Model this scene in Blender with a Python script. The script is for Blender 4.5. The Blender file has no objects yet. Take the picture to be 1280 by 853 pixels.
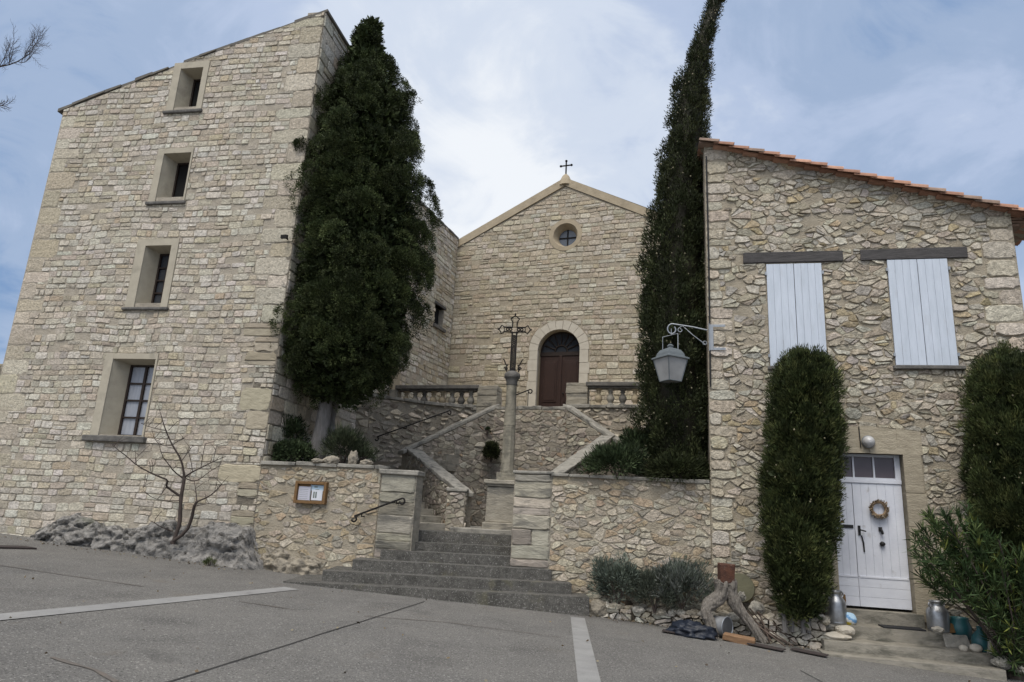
import bpy, bmesh, math, random
import numpy as np
from mathutils import Vector, Matrix, noise, Quaternion
from mathutils.geometry import tessellate_polygon
R = math.radians
S = bpy.context.scene
COL = S.collection
random.seed(7)

# ------------------------------------------------------------------ camera
F_PX, CX, CY = 853.3, 640.0, 426.5
_up = Vector((180, 3376, -F_PX)).normalized()
_fw = Vector((0, 0, -1)); _fw = (_fw - _up * _fw.dot(_up)).normalized()
_rt = _fw.cross(_up)
CAMR = Matrix((_rt, _fw, _up))            # camera axes -> world axes
EYE = Vector((0, 0, 1.53))
cam_d = bpy.data.cameras.new('camera')
cam_d.sensor_fit = 'HORIZONTAL'; cam_d.sensor_width = 36; cam_d.lens = 36 * F_PX / 1280
cam_d.clip_start = 0.05; cam_d.clip_end = 3000
cam = bpy.data.objects.new('camera', cam_d); COL.objects.link(cam)
cam.matrix_world = Matrix.Translation(EYE) @ CAMR.to_4x4()
S.camera = cam

# ------------------------------------------------------------------ light
SUN_AZ, SUN_EL = R(-155), R(60)
sd = Vector((math.sin(SUN_AZ) * math.cos(SUN_EL), math.cos(SUN_AZ) * math.cos(SUN_EL), math.sin(SUN_EL)))
sun_d = bpy.data.lights.new('sun', 'SUN'); sun_d.energy = 1.9; sun_d.angle = R(32); sun_d.color = (1, .93, .83)
sun = bpy.data.objects.new('sun', sun_d); COL.objects.link(sun)
sun.rotation_euler = sd.to_track_quat('Z', 'Y').to_euler(); sun.location = (-20, -30, 40)
W = bpy.data.worlds.new('World'); S.world = W; W.use_nodes = True
def build_world():
    nt = W.node_tree; N = nt.nodes; L = nt.links
    for n in list(N): N.remove(n)
    out = N.new('ShaderNodeOutputWorld'); bg = N.new('ShaderNodeBackground'); bg.inputs[1].default_value = 0.1
    sky = N.new('ShaderNodeTexSky'); sky.sky_type = 'NISHITA'; sky.sun_disc = False
    sky.sun_elevation = SUN_EL; sky.sun_rotation = SUN_AZ
    tc = N.new('ShaderNodeTexCoord')
    sep = N.new('ShaderNodeSeparateXYZ'); L.new(tc.outputs['Generated'], sep.inputs[0])
    def math_(op, a, b=None, clamp=False):
        n = N.new('ShaderNodeMath'); n.operation = op; n.use_clamp = clamp
        for i, v in enumerate((a, b)):
            if v is None: continue
            if isinstance(v, (int, float)): n.inputs[i].default_value = v
            else: L.new(v, n.inputs[i])
        return n.outputs[0]
    zz = math_('ADD', math_('ABSOLUTE', sep.outputs[2]), .45)
    comb = N.new('ShaderNodeCombineXYZ')
    L.new(math_('DIVIDE', sep.outputs[0], zz), comb.inputs[0]); L.new(math_('DIVIDE', sep.outputs[1], zz), comb.inputs[1])
    def noise_(scale, det, off, dist=.4, rough=.55):
        m = N.new('ShaderNodeMapping'); m.inputs['Location'].default_value = off; L.new(comb.outputs[0], m.inputs[0])
        n = N.new('ShaderNodeTexNoise'); n.inputs['Scale'].default_value = scale; n.inputs['Detail'].default_value = det
        n.inputs['Distortion'].default_value = dist; n.inputs['Roughness'].default_value = rough
        L.new(m.outputs[0], n.inputs['Vector']); return n.outputs[0]
    def ramp(fac, stops):
        r = N.new('ShaderNodeValToRGB'); r.color_ramp.interpolation = 'EASE'
        els = r.color_ramp.elements
        while len(els) < len(stops): els.new(.5)
        for e, (p, c) in zip(els, stops): e.position = p; e.color = (*c, 1)
        L.new(fac, r.inputs[0]); return r.outputs[0]
    def glow(d, power):
        v = N.new('ShaderNodeVectorMath'); v.operation = 'DOT_PRODUCT'
        L.new(tc.outputs['Generated'], v.inputs[0]); v.inputs[1].default_value = Vector(d).normalized()
        return math_('POWER', math_('MAXIMUM', v.outputs['Value'], 0.0), power)
    n1 = noise_(1.5, 7, (2.3, .4, 0)); n2 = noise_(4.2, 9, (7.1, 3.3, 0), .9, .6)
    fac = math_('ADD', math_('MULTIPLY', n1, .62), math_('MULTIPLY', n2, .38))
    fac = math_('ADD', fac, math_('MULTIPLY', glow((-.16, .88, .44), 14), .20))
    fac = math_('SUBTRACT', fac, math_('MULTIPLY', glow((-.66, .66, .32), 16), .15))
    fac = math_('SUBTRACT', fac, math_('MULTIPLY', glow((.5, .75, .42), 14), .07))
    cl = ramp(fac, [(.33, (.19, .31, .53)), (.43, (.35, .45, .63)), (.52, (.46, .55, .73)), (.61, (.64, .71, .83)), (.74, (.88, .91, .95))])
    bright = N.new('ShaderNodeVectorMath'); bright.operation = 'SCALE'; L.new(cl, bright.inputs[0])
    bright.inputs['Scale'].default_value = 8.3
    warm = N.new('ShaderNodeVectorMath'); warm.operation = 'SCALE'; warm.inputs[0].default_value = (1.0, .95, .88); L.new(math_('MULTIPLY', glow(sd, 3), 9.0), warm.inputs['Scale'])
    addw = N.new('ShaderNodeVectorMath'); addw.operation = 'ADD'; L.new(bright.outputs[0], addw.inputs[0]); L.new(warm.outputs[0], addw.inputs[1]); bright = addw
    mix = N.new('ShaderNodeMix'); mix.data_type = 'RGBA'; mix.inputs[0].default_value = .93
    L.new(sky.outputs[0], mix.inputs[6]); L.new(bright.outputs[0], mix.inputs[7])
    L.new(mix.outputs[2], bg.inputs[0]); L.new(bg.outputs[0], out.inputs[0])
build_world()
vs = S.view_settings
S.display_settings.display_device = 'sRGB'
vs.view_transform = 'Standard'; vs.look = 'None'; vs.gamma = 1; vs.use_curve_mapping = False; vs.exposure = 0.36

# ------------------------------------------------------------------ measuring helpers
def ray(px, py): return CAMR @ Vector((px - CX, CY - py, -F_PX))
def at(px, py, Y):
    d = ray(px, py); return EYE + d * (Y / d.y)
SLOPE = .054
def gz(x): return -SLOPE * max(-26, min(22, x))
def gp(px, py):
    d = ray(px, py); t = -EYE.z / (d.z + SLOPE * d.x); return EYE + d * t
class Frame:
    """upright plane: local x runs right along it, local y into it, z up"""
    def __init__(s, X, Y, deg): s.X, s.Y, s.a = X, Y, R(deg); s.loc = Vector((X, Y, 0)); s.rot = -s.a
    def px(s, px, py, v=0):
        n = Vector((math.sin(s.a), math.cos(s.a), 0)); d = ray(px, py)
        t = (n.dot(s.loc - EYE) + v) / n.dot(d); p = EYE + d * t - s.loc
        return p.x * math.cos(s.a) - p.y * math.sin(s.a), p.z
    def w(s, u, v, z): return Vector((s.X + u * math.cos(s.a) + v * math.sin(s.a), s.Y - u * math.sin(s.a) + v * math.cos(s.a), z))
    def l(s, p):
        x, y = p.x - s.X, p.y - s.Y
        return Vector((x * math.cos(s.a) - y * math.sin(s.a), x * math.sin(s.a) + y * math.cos(s.a), p.z))
def frame_between(A, B):
    return Frame(A.x, A.y, math.degrees(-math.atan2(B.y - A.y, B.x - A.x)))

# ------------------------------------------------------------------ object helpers
def tag(o, label=None, cat=None, group=None, kind=None):
    if label: o['label'] = label
    if cat: o['category'] = cat
    if group: o['group'] = group
    if kind: o['kind'] = kind
    return o
def thing(name, label, cat, loc=(0, 0, 0), rot=0, group=None):
    o = bpy.data.objects.new(name, None); COL.objects.link(o); o.empty_display_size = .2
    o.location = loc; o.rotation_euler = (0, 0, rot); return tag(o, label, cat, group)
def copy_tree(o, parent=None):
    c = o.copy(); COL.objects.link(c)
    if parent: c.parent = parent
    for ch in list(o.children): copy_tree(ch, c)
    return c
def icosphere_data(sub):
    bm = bmesh.new(); bmesh.ops.create_icosphere(bm, subdivisions=sub, radius=1)
    v = [x.co.copy() for x in bm.verts]; f = [[y.index for y in x.verts] for x in bm.faces]; bm.free(); return v, f
ICO = {k: icosphere_data(k) for k in (1, 2, 3, 4)}
class MB:
    def __init__(s): s.v = []; s.f = []; s.m = []; s.c = []; s.sm = []
    def add(s, verts, faces, mat=0, col=(1, 1, 1), T=None, smooth=False):
        b = len(s.v)
        for p in verts:
            s.v.append(T(p) if T else p); s.c.append(col)
        for f in faces: s.f.append([b + i for i in f]); s.m.append(mat); s.sm.append(smooth)
    def box(s, x0, x1, y0, y1, z0, z1, mat=0, col=(1, 1, 1), T=None, jit=0):
        j = (lambda: random.uniform(-jit, jit)) if jit else (lambda: 0)
        P = [(x + j(), y + j(), z + j()) for z in (z0, z1) for y in (y0, y1) for x in (x0, x1)]
        s.add(P, [(0, 2, 3, 1), (4, 5, 7, 6), (0, 1, 5, 4), (2, 6, 7, 3), (0, 4, 6, 2), (1, 3, 7, 5)], mat, col, T)
    def prism(s, poly, y0, y1, mat=0, col=(1, 1, 1), T=None):
        """poly: (x,z) outline, extruded from y0 to y1"""
        n = len(poly); V = [(x, y0, z) for x, z in poly] + [(x, y1, z) for x, z in poly]
        tri = tessellate_polygon([[Vector((x, z, 0)) for x, z in poly]])
        F = [tuple(t) for t in tri] + [tuple(n + i for i in reversed(t)) for t in tri]
        F += [(i, (i + 1) % n, n + (i + 1) % n, n + i) for i in range(n)]
        s.add(V, F, mat, col, T)
    def slab(s, poly, z0, z1, mat=0, col=(1, 1, 1), T=None):
        """poly: (x,y) outline, z0/z1 number or list"""
        n = len(poly); a = z0 if isinstance(z0, (list, tuple)) else [z0] * n; b = z1 if isinstance(z1, (list, tuple)) else [z1] * n
        V = [(p[0], p[1], a[i]) for i, p in enumerate(poly)] + [(p[0], p[1], b[i]) for i, p in enumerate(poly)]
        tri = tessellate_polygon([[Vector((p[0], p[1], 0)) for p in poly]])
        F = [tuple(reversed(t)) for t in tri] + [tuple(n + i for i in t) for t in tri]
        F += [(i, (i + 1) % n, n + (i + 1) % n, n + i) for i in range(n)]
        s.add(V, F, mat, col, T)
    def tube(s, pts, r, n=8, mat=0, col=(1, 1, 1), wob=0, smooth=True, T=None):
        pts = [Vector(p) for p in pts]; k = len(pts)
        if not isinstance(r, (list, tuple)): r = [r] * k
        elif len(r) != k: r = [float(q) for q in np.interp(np.linspace(0, 1, k), np.linspace(0, 1, len(r)), r)]
        V = []; F = []; ref = None
        for i, p in enumerate(pts):
            d = (pts[min(i + 1, k - 1)] - pts[max(i - 1, 0)])
            d = d.normalized() if d.length > 1e-9 else Vector((0, 0, 1))
            if ref is None:
                ref = d.cross(Vector((0, 0, 1)))
                if ref.length < .1: ref = d.cross(Vector((1, 0, 0)))
            ref = (ref - d * ref.dot(d)).normalized(); b = d.cross(ref)
            for j in range(n):
                a = 2 * math.pi * j / n; rr = r[i]
                q = p + (ref * math.cos(a) + b * math.sin(a)) * rr
                if wob: q += (ref * math.cos(a) + b * math.sin(a)) * rr * wob * noise.noise(q * (1.2 / max(rr, .01)) * Vector((1, 1, .35)).length)
                V.append(q)
        for i in range(k - 1):
            for j in range(n): F.append((i * n + j, i * n + (j + 1) % n, (i + 1) * n + (j + 1) % n, (i + 1) * n + j))
        s.add(V, F, mat, col, T, smooth)
        s.add(V[:n], [tuple(reversed(range(n)))], mat, col, T); s.add(V[-n:], [tuple(range(n))], mat, col, T)
    def lathe(s, prof, n=20, c=(0, 0, 0), mat=0, col=(1, 1, 1), smooth=True, T=None, rot=0):
        V = []; F = []
        for r, z in prof:
            for j in range(n):
                a = 2 * math.pi * j / n + rot; V.append((c[0] + r * math.cos(a), c[1] + r * math.sin(a), c[2] + z))
        for i in range(len(prof) - 1):
            for j in range(n): F.append((i * n + j, i * n + (j + 1) % n, (i + 1) * n + (j + 1) % n, (i + 1) * n + j))
        s.add(V, F, mat, col, T, smooth)
        s.add(V[:n], [tuple(reversed(range(n)))], mat, col, T); s.add(V[-n:], [tuple(range(n))], mat, col, T)
    def lump(s, c, r, seed=0, amp=.22, sub=3, fr=1.3, mat=0, col=(1, 1, 1), rz=0, smooth=True, flat=None, T=None):
        V, F = ICO[sub]; o = Vector((seed * 7.3, seed * 3.1, seed * 1.7)); P = []
        ca, sa = math.cos(rz), math.sin(rz)
        for v in V:
            k = 1 + amp * noise.noise(v * fr + o) + amp * .5 * noise.noise(v * fr * 2.7 + o)
            x, y, z = v.x * k * r[0], v.y * k * r[1], v.z * k * r[2]
            if flat is not None: z = max(z, -flat * r[2])
            P.append((c[0] + x * ca - y * sa, c[1] + x * sa + y * ca, c[2] + z))
        s.add(P, F, mat, col, T, smooth)
    def build(s, name, mats, parent=None, bevel=0, seg=2):
        me = bpy.data.meshes.new(name)
        me.from_pydata([tuple(p) for p in s.v], [], s.f)
        if not isinstance(mats, (list, tuple)): mats = [mats]
        for m in mats: me.materials.append(m)
        me.polygons.foreach_set('material_index', s.m); me.polygons.foreach_set('use_smooth', s.sm)
        at_ = me.attributes.new('tint', 'FLOAT_COLOR', 'POINT')
        c = np.ones((len(s.v), 4), np.float32); c[:, :3] = np.array(s.c, np.float32).reshape(-1, 3)
        at_.data.foreach_set('color', c.ravel()); me.update()
        o = bpy.data.objects.new(name, me); COL.objects.link(o)
        if parent: o.parent = parent
        if bevel:
            b = o.modifiers.new('bevel', 'BEVEL'); b.width = bevel; b.segments = seg; b.limit_method = 'ANGLE'; b.angle_limit = R(40)
        return o
def np_mesh(name, V, Q, cols, mat, parent=None, mats=None, midx=None):
    me = bpy.data.meshes.new(name); n = len(V); m = len(Q); k = Q.shape[1]
    me.vertices.add(n); me.vertices.foreach_set('co', V.astype(np.float32).ravel())
    me.loops.add(m * k); me.loops.foreach_set('vertex_index', Q.astype(np.int32).ravel())
    me.polygons.add(m); me.polygons.foreach_set('loop_start', np.arange(0, m * k, k, dtype=np.int32))
    for x in (mats or [mat]): me.materials.append(x)
    if midx is not None: me.polygons.foreach_set('material_index', midx.astype(np.int32))
    a = me.attributes.new('tint', 'FLOAT_COLOR', 'POINT'); c = np.ones((n, 4), np.float32); c[:, :3] = cols
    a.data.foreach_set('color', c.ravel()); me.update(calc_edges=True)
    o = bpy.data.objects.new(name, me); COL.objects.link(o)
    if parent: o.parent = parent
    return o

# ------------------------------------------------------------------ materials
def pm(name, c1=(.5, .5, .5), c2=None, scale=6, rough=.85, bump=.3, bscale=30, attr=False, spots=(), metal=0, spec=.3, stretch=None, bdist=.02, det=8):
    m = bpy.data.materials.new(name); m.use_nodes = True; nt = m.node_tree; N = nt.nodes; L = nt.links
    B = N['Principled BSDF']; B.inputs['Roughness'].default_value = rough; B.inputs['Metallic'].default_value = metal
    B.inputs['Specular IOR Level'].default_value = spec
    tc = N.new('ShaderNodeTexCoord'); vec = tc.outputs['Object']
    if stretch:
        mp = N.new('ShaderNodeMapping'); mp.inputs['Scale'].default_value = stretch; L.new(vec, mp.inputs[0]); vec = mp.outputs[0]
    def nz(sc, d=det, r=.6, dist=0):
        n = N.new('ShaderNodeTexNoise'); n.inputs['Scale'].default_value = sc; n.inputs['Detail'].default_value = d
        n.inputs['Roughness'].default_value = r; n.inputs['Distortion'].default_value = dist; L.new(vec, n.inputs['Vector']); return n.outputs[0]
    def rmp(f, lo, hi, a=0., b=1.):
        r = N.new('ShaderNodeMapRange'); r.inputs[1].default_value = lo; r.inputs[2].default_value = hi
        r.inputs[3].default_value = a; r.inputs[4].default_value = b; L.new(f, r.inputs[0]); return r.outputs[0]
    def mix(f, a, b, mode='MIX'):
        x = N.new('ShaderNodeMix'); x.data_type = 'RGBA'; x.blend_type = mode
        for i, v in ((0, f), (6, a), (7, b)):
            if isinstance(v, (int, float)): x.inputs[i].default_value = v
            elif isinstance(v, tuple): x.inputs[i].default_value = (*v, 1)
            else: L.new(v, x.inputs[i])
        return x.outputs[2]
    f = rmp(nz(scale), .3, .7)
    if c2 is None: c2 = tuple(x * .7 for x in c1)
    col = mix(f, c1, c2)
    if attr:
        a = N.new('ShaderNodeAttribute'); a.attribute_name = 'tint'; col = mix(1.0, a.outputs[0], col, 'MULTIPLY')
    for (sc, ssc, lo, hi, amt) in spots:
        col = mix(rmp(nz(ssc, 6, .62, .3), lo, hi, 0., amt), col, sc)
    L.new(col, B.inputs['Base Color'])
    if bump:
        b = N.new('ShaderNodeBump'); b.inputs['Strength'].default_value = bump; b.inputs['Distance'].default_value = bdist
        h = N.new('ShaderNodeMath'); h.operation = 'ADD'; L.new(nz(bscale, 6, .65), h.inputs[0]); L.new(nz(bscale * .23, 4), h.inputs[1])
        L.new(h.outputs[0], b.inputs['Height']); L.new(b.outputs[0], B.inputs['Normal'])
    return m
LICHEN = (.10, .10, .095)
M = {}
M['stone'] = pm('limestone', (1.32, 1.29, 1.23), (.70, .68, .64), 17, .9, 1.0, 34, True, [((.33, .285, .21), .8, .52, .70, .5), (LICHEN, 6, .62, .74, .45), ((.66, .63, .56), 12, .60, .72, .55), ((.16, .14, .11), 26, .62, .70, .5)], bdist=.035)
M['mortar'] = pm('lime_mortar', (.44, .395, .32), (.33, .29, .23), 5, .95, .9, 40, False, [((.20, .18, .15), 1.1, .52, .70, .5), ((.42, .37, .29), 13, .58, .7, .5)], bdist=.03)
M['cmortar'] = pm('pale_church_mortar', (.41, .36, .275), (.32, .275, .205), 5, .95, .9, 40, False, [((.22, .195, .155), 1.1, .55, .72, .5)], bdist=.03)
M['rubble'] = pm('rubble_stone', (1.38, 1.34, 1.26), (.60, .58, .54), 18, .9, 1.0, 36, True, [((.33, .26, .15), 3, .58, .7, .4), (LICHEN, 8, .60, .72, .4), ((.62, .59, .52), 11, .60, .72, .5), ((.14, .12, .095), 28, .62, .70, .5)], bdist=.035)
M['rmortar'] = pm('earth_mortar', (.42, .37, .285), (.31, .27, .205), 4, .95, 1.0, 45, False, [((.27, .225, .16), 1.3, .5, .7, .45), ((.48, .42, .33), 22, .6, .7, .5)], bdist=.03)
M['old'] = pm('weathered_rubble', (1.7, 1.66, 1.56), (.95, .92, .87), 13, .92, .9, 34, True, [(LICHEN, 4, .54, .72, .5), ((.30, .24, .17), 2, .58, .72, .3)])
M['oldmortar'] = pm('weathered_mortar', (.38, .34, .275), (.27, .24, .19), 4, .95, 1.0, 40, False, [((.12, .115, .10), 1.7, .53, .70, .5), ((.38, .34, .28), 18, .6, .72, .4)], bdist=.03)
M['cope'] = pm('coping_stone', (.34, .32, .275), (.20, .19, .165), 6, .92, .8, 28, False, [((.09, .088, .08), 3, .52, .64, .75), ((.42, .40, .36), 16, .6, .68, .6)])
M['darkcope'] = pm('blackened_stone', (.17, .16, .145), (.085, .082, .076), 6, .92, .7, 30, False, [((.25, .235, .2), 14, .58, .68, .6)])
M['pier'] = pm('sandstone_block', (.40, .365, .295), (.27, .245, .195), 5, .92, 1.0, 18, True, [((.13, .125, .11), 2.0, .5, .64, .75), ((.36, .33, .26), 12, .6, .7, .5)], stretch=(1, 1, 3.2))
M['dress'] = pm('dressed_surround', (.44, .40, .315), (.36, .325, .255), 4, .9, .35, 40, False, [((.2, .185, .15), 2.2, .56, .72, .5)])
M['sand'] = pm('yellow_sandstone', (.41, .362, .272), (.31, .27, .20), 6, .9, .7, 26, True, [((.22, .19, .135), 5, .56, .72, .5), ((.47, .43, .35), 11, .6, .72, .4)], stretch=(1, 1, 2.4))
M['step'] = pm('pebbled_step_stone', (.165, .157, .14), (.085, .081, .072), 12, .9, 1.0, 60, False, [((.055, .053, .046), 3.5, .48, .66, .7), ((.36, .35, .32), 46, .58, .63, .75), ((.04, .04, .036), 52, .58, .64, .75), ((.34, .33, .29), 6, .66, .72, .4), ((.19, .175, .10), 2, .6, .7, .35)], bdist=.03)
M['hstep'] = pm('worn_step_stone', (.32, .295, .245), (.21, .195, .16), 4, .92, .6, 30, False, [((.075, .075, .06), 2.6, .5, .66, .75), ((.33, .31, .27), 9, .6, .7, .5)], stretch=(1, 1, 2.5))
M['rock'] = pm('grey_outcrop', (.38, .36, .33), (.17, .165, .155), 9, .95, 1.0, 22, False, [((.08, .078, .072), 7, .53, .62, .8), ((.42, .40, .36), 9, .6, .7, .7), ((.10, .11, .055), 1.6, .62, .72, .5)], bdist=.06)
M['bedrock'] = pm('pale_outcrop', (.38, .335, .26), (.23, .205, .165), 5, .95, 1.0, 14, False, [((.11, .105, .09), 5, .55, .66, .7), ((.47, .43, .36), 7, .6, .7, .6)], bdist=.06)
M['iron'] = pm('wrought_iron', (.014, .014, .015), (.024, .021, .019), 20, .8, .2, 60, spec=.15)
M['steel'] = pm('galvanised_metal', (.34, .36, .38), (.25, .27, .29), 8, .5, .1, 40, metal=.55)
M['can'] = pm('dented_aluminium', (.48, .49, .50), (.3, .31, .32), 7, .38, .25, 9, metal=.85, spots=[((.16, .15, .14), 6, .56, .68, .6)])
M['wdark'] = pm('aged_beam', (.105, .098, .095), (.05, .048, .047), 5, .85, .7, 30, stretch=(1, 6, 9))
M['wbrown'] = pm('church_door_wood', (.040, .018, .012), (.022, .011, .008), 6, .5, .3, 25, stretch=(8, 8, 1), spots=[((.10, .05, .035), 5, .6, .7, .4)])
M['wframe'] = pm('dark_stained_frame', (.03, .019, .014), (.02, .013, .01), 8, .6, .2, 30)
M['oak'] = pm('notice_board_oak', (.20, .115, .045), (.13, .07, .028), 6, .6, .35, 30, stretch=(2, 2, 8))
M['paint'] = pm('pale_blue_paint', (.55, .60, .67), (.47, .52, .58), 3, .5, .2, 40, stretch=(5, 5, .8), spots=[((.40, .42, .44), 2.2, .58, .74, .5), ((.34, .34, .33), 9, .66, .72, .5)])
M['doorpaint'] = pm('white_door_paint', (.68, .70, .75), (.58, .60, .66), 3, .5, .2, 40, spots=[((.40, .39, .38), 5, .63, .72, .6)])
M['groove'] = pm('board_joint', (.36, .38, .42), (.3, .32, .36), 5, .8, 0)
M['black'] = pm('black_fitting', (.012, .012, .013), (.02, .02, .02), 9, .5, 0)
M['void'] = pm('dark_interior', (.008, .008, .008), (.012, .012, .012), 4, .95, 0)
M['glass'] = pm('window_glass', (.035, .04, .048), (.05, .055, .065), 2, .12, 0, spec=.6)
M['curtain'] = pm('curtained_glass', (.34, .36, .40), (.24, .26, .30), 4, .25, .1, 6, spec=.6, stretch=(5, 1, .6))
M['leadglass'] = pm('leaded_glass', (.10, .12, .15), (.07, .085, .105), 3, .25, .1, 20, spec=.6)
M['mauve'] = pm('transom_curtain', (.095, .075, .085), (.07, .056, .066), 3, .25, .05, 6, spec=.5)
M['milk'] = pm('milky_glass', (.50, .50, .49), (.42, .42, .42), 5, .3, 0, spec=.5)
M['lamppaint'] = pm('grey_lamp_paint', (.15, .17, .18), (.11, .125, .13), 8, .5, .1, 40)
M['lampglass'] = pm('frosted_lamp_glass', (.40, .40, .39), (.27, .27, .265), 2.5, .25, .05, 10, spec=.5)
M['tile'] = pm('terracotta_tile', (1.1, 1.08, 1.05), (.72, .7, .68), 7, .85, .5, 30, True, [((.12, .095, .08), 5, .6, .7, .5)])
M['roofing'] = pm('old_roof_slab', (.17, .155, .13), (.10, .095, .085), 5, .9, .6, 20)
M['render'] = pm('lime_render', (.40, .335, .235), (.32, .265, .185), 4, .92, .5, 30, False, [((.25, .21, .15), 2, .58, .7, .5)])
M['ashlar'] = pm('white_door_ashlar', (.52, .48, .40), (.44, .40, .33), 4, .9, .4, 30, False, [((.34, .31, .25), 5, .6, .72, .5)])
M['bark'] = pm('grey_bark', (.30, .285, .27), (.17, .16, .15), 6, .95, 1.0, 20, stretch=(6, 6, .8), bdist=.04)
M['twig'] = pm('bare_twig_bark', (.085, .065, .055), (.05, .04, .035), 10, .9, .4, 40)
M['drift'] = pm('silvered_driftwood', (.36, .325, .28), (.17, .15, .125), 7, .95, 1.0, 20, stretch=(7, 7, 1.1), spots=[((.05, .045, .04), 9, .6, .68, .8)], bdist=.04)
M['rust'] = pm('rusted_iron', (.115, .05, .03), (.06, .03, .022), 12, .9, .8, 40, spots=[((.30, .26, .22), 16, .64, .7, .7)])
M['soil'] = pm('planting_soil', (.09, .072, .05), (.05, .042, .032), 7, .97, 1.0, 30, spots=[((.16, .14, .10), 20, .58, .68, .6)])
M['leaf'] = pm('foliage', (1.15, 1.15, 1.1), (.8, .8, .8), 5, .62, 0, attr=True, spec=.18, det=3)
M['paving'] = pm('terrace_paving', (.30, .275, .23), (.22, .2, .17), 4, .92, .4, 30)
def ground_mat():
    m = pm('worn_asphalt', (.178, .17, .155), (.13, .124, .114), 1.6, .93, 1.0, 70, False,
           [((.20, .19, .17), .4, .46, .64, .65), ((.09, .086, .078), .9, .56, .70, .55), ((.36, .345, .315), 42, .565, .62, .8), ((.04, .038, .035), 55, .565, .62, .85), ((.23, .215, .19), 5, .60, .72, .4), ((.155, .13, .10), 1.3, .62, .74, .5), ((.075, .072, .067), .55, .63, .70, .55)], bdist=.02)
    return m
M['asphalt'] = ground_mat()
M['band'] = pm('concrete_band', (.30, .295, .28), (.23, .225, .215), 3, .9, .6, 70, spots=[((.16, .155, .15), 4, .58, .7, .6)])
M['seam'] = pm('filled_crack', (.045, .043, .04), (.06, .056, .05), 8, .95, .5, 60)
M['brickseam'] = pm('brick_filled_crack', (.15, .127, .105), (.11, .102, .092), 5, .95, .5, 60)

# ------------------------------------------------------------------ masonry
def clip(poly, a, b, c):
    """keep a*x+b*y<=c"""
    out = []; n = len(poly)
    for i in range(n):
        p, q = poly[i], poly[(i + 1) % n]; dp = a * p[0] + b * p[1] - c; dq = a * q[0] + b * q[1] - c
        if dp <= 0: out.append(p)
        if (dp < 0) != (dq < 0) and dp != dq:
            t = dp / (dp - dq); out.append((p[0] + (q[0] - p[0]) * t, p[1] + (q[1] - p[1]) * t))
    return out
def area(p): return .5 * abs(sum(p[i][0] * p[(i + 1) % len(p)][1] - p[(i + 1) % len(p)][0] * p[i][1] for i in range(len(p)))) if len(p) > 2 else 0
def cen(p): return sum(q[0] for q in p) / len(p), sum(q[1] for q in p) / len(p)
def in_region(poly, region, inset=.01):
    n = len(region)
    sgn = 1 if sum(region[i][0] * region[(i + 1) % n][1] - region[(i + 1) % n][0] * region[i][1] for i in range(n)) > 0 else -1
    for i in range(n):
        p, q = region[i], region[(i + 1) % n]; nx, ny = (q[1] - p[1]) * sgn, -(q[0] - p[0]) * sgn; l = math.hypot(nx, ny) or 1
        poly = clip(poly, nx / l, ny / l, (nx * p[0] + ny * p[1]) / l - inset)
        if len(poly) < 3: return []
    return poly
def cut_holes(poly, holes):
    for h in holes:
        if len(poly) < 3: return []
        if h[0] == 'c':
            _, x, z, r = h; c = cen(poly); dx, dz = c[0] - x, c[1] - z; l = math.hypot(dx, dz)
            if l < r * .8: return []
            poly = clip(poly, -dx / l, -dz / l, -(dx * x + dz * z) / l - r)
        else:
            x0, x1, z0, z1 = h; xs = [p[0] for p in poly]; zs = [p[1] for p in poly]
            if max(xs) <= x0 or min(xs) >= x1 or max(zs) <= z0 or min(zs) >= z1: continue
            poly = max((clip(poly, 1, 0, x0), clip(poly, -1, 0, -x1), clip(poly, 0, 1, z0), clip(poly, 0, -1, -z1)), key=area)
    return poly
def pick(pal): return random.choices([p[0] for p in pal], [p[1] for p in pal])[0]
def stone(mb, poly, pal, h, mat=1, T=None, v0=0, rings=2, rough=.35):
    if len(poly) < 3 or area(poly) < .0025: return
    c = cen(poly); col = pick(pal); k = random.uniform(.89, 1.09)
    col = tuple(x * k * random.uniform(.97, 1.03) for x in col)
    # orient anticlockwise in (x,z)
    if sum(poly[i][0] * poly[(i + 1) % len(poly)][1] - poly[(i + 1) % len(poly)][0] * poly[i][1] for i in range(len(poly))) < 0: poly = poly[::-1]
    n = len(poly); h = h * random.uniform(.35, 1.5); tx, tz = random.uniform(-1, 1) * h * rough, random.uniform(-1, 1) * h * rough
    sx = max(abs(p[0] - c[0]) for p in poly) or 1; sz = max(abs(p[1] - c[1]) for p in poly) or 1
    V = [(p[0], v0 + .004, p[1]) for p in poly]
    def ring(sc, d):
        for p in poly:
            ux, uz = (p[0] - c[0]), (p[1] - c[1])
            V.append((c[0] + ux * sc, v0 - d - (ux / sx * tx + uz / sz * tz) * (d / h) - random.uniform(-.2, .2) * d * rough, c[1] + uz * sc))
    if rings > 1: ring(.985, h * .55); ring(.90, h)
    else: ring(.93, h * .9)
    nr = rings + 1
    F = [(r * n + i, r * n + (i + 1) % n, (r + 1) * n + (i + 1) % n, (r + 1) * n + i) for r in range(nr - 1) for i in range(n)]
    V.append((c[0], v0 - h * random.uniform(.95, 1.15), c[1])); b = (nr - 1) * n
    F += [(b + i, b + (i + 1) % n, len(V) - 1) for i in range(n)]
    mb.add(V, F, mat, col, T)
def ragged(poly, k=.014):
    out = []; n = len(poly)
    for i in range(n):
        p, q = poly[i], poly[(i + 1) % n]; l = math.hypot(q[0] - p[0], q[1] - p[1]); out.append((p[0] + random.uniform(-k, k) * .6, p[1] + random.uniform(-k, k) * .6))
        if l > .07: t = random.uniform(.35, .65); out.append((p[0] + (q[0] - p[0]) * t + random.uniform(-k, k), p[1] + (q[1] - p[1]) * t + random.uniform(-k, k)))
    return out
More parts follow.
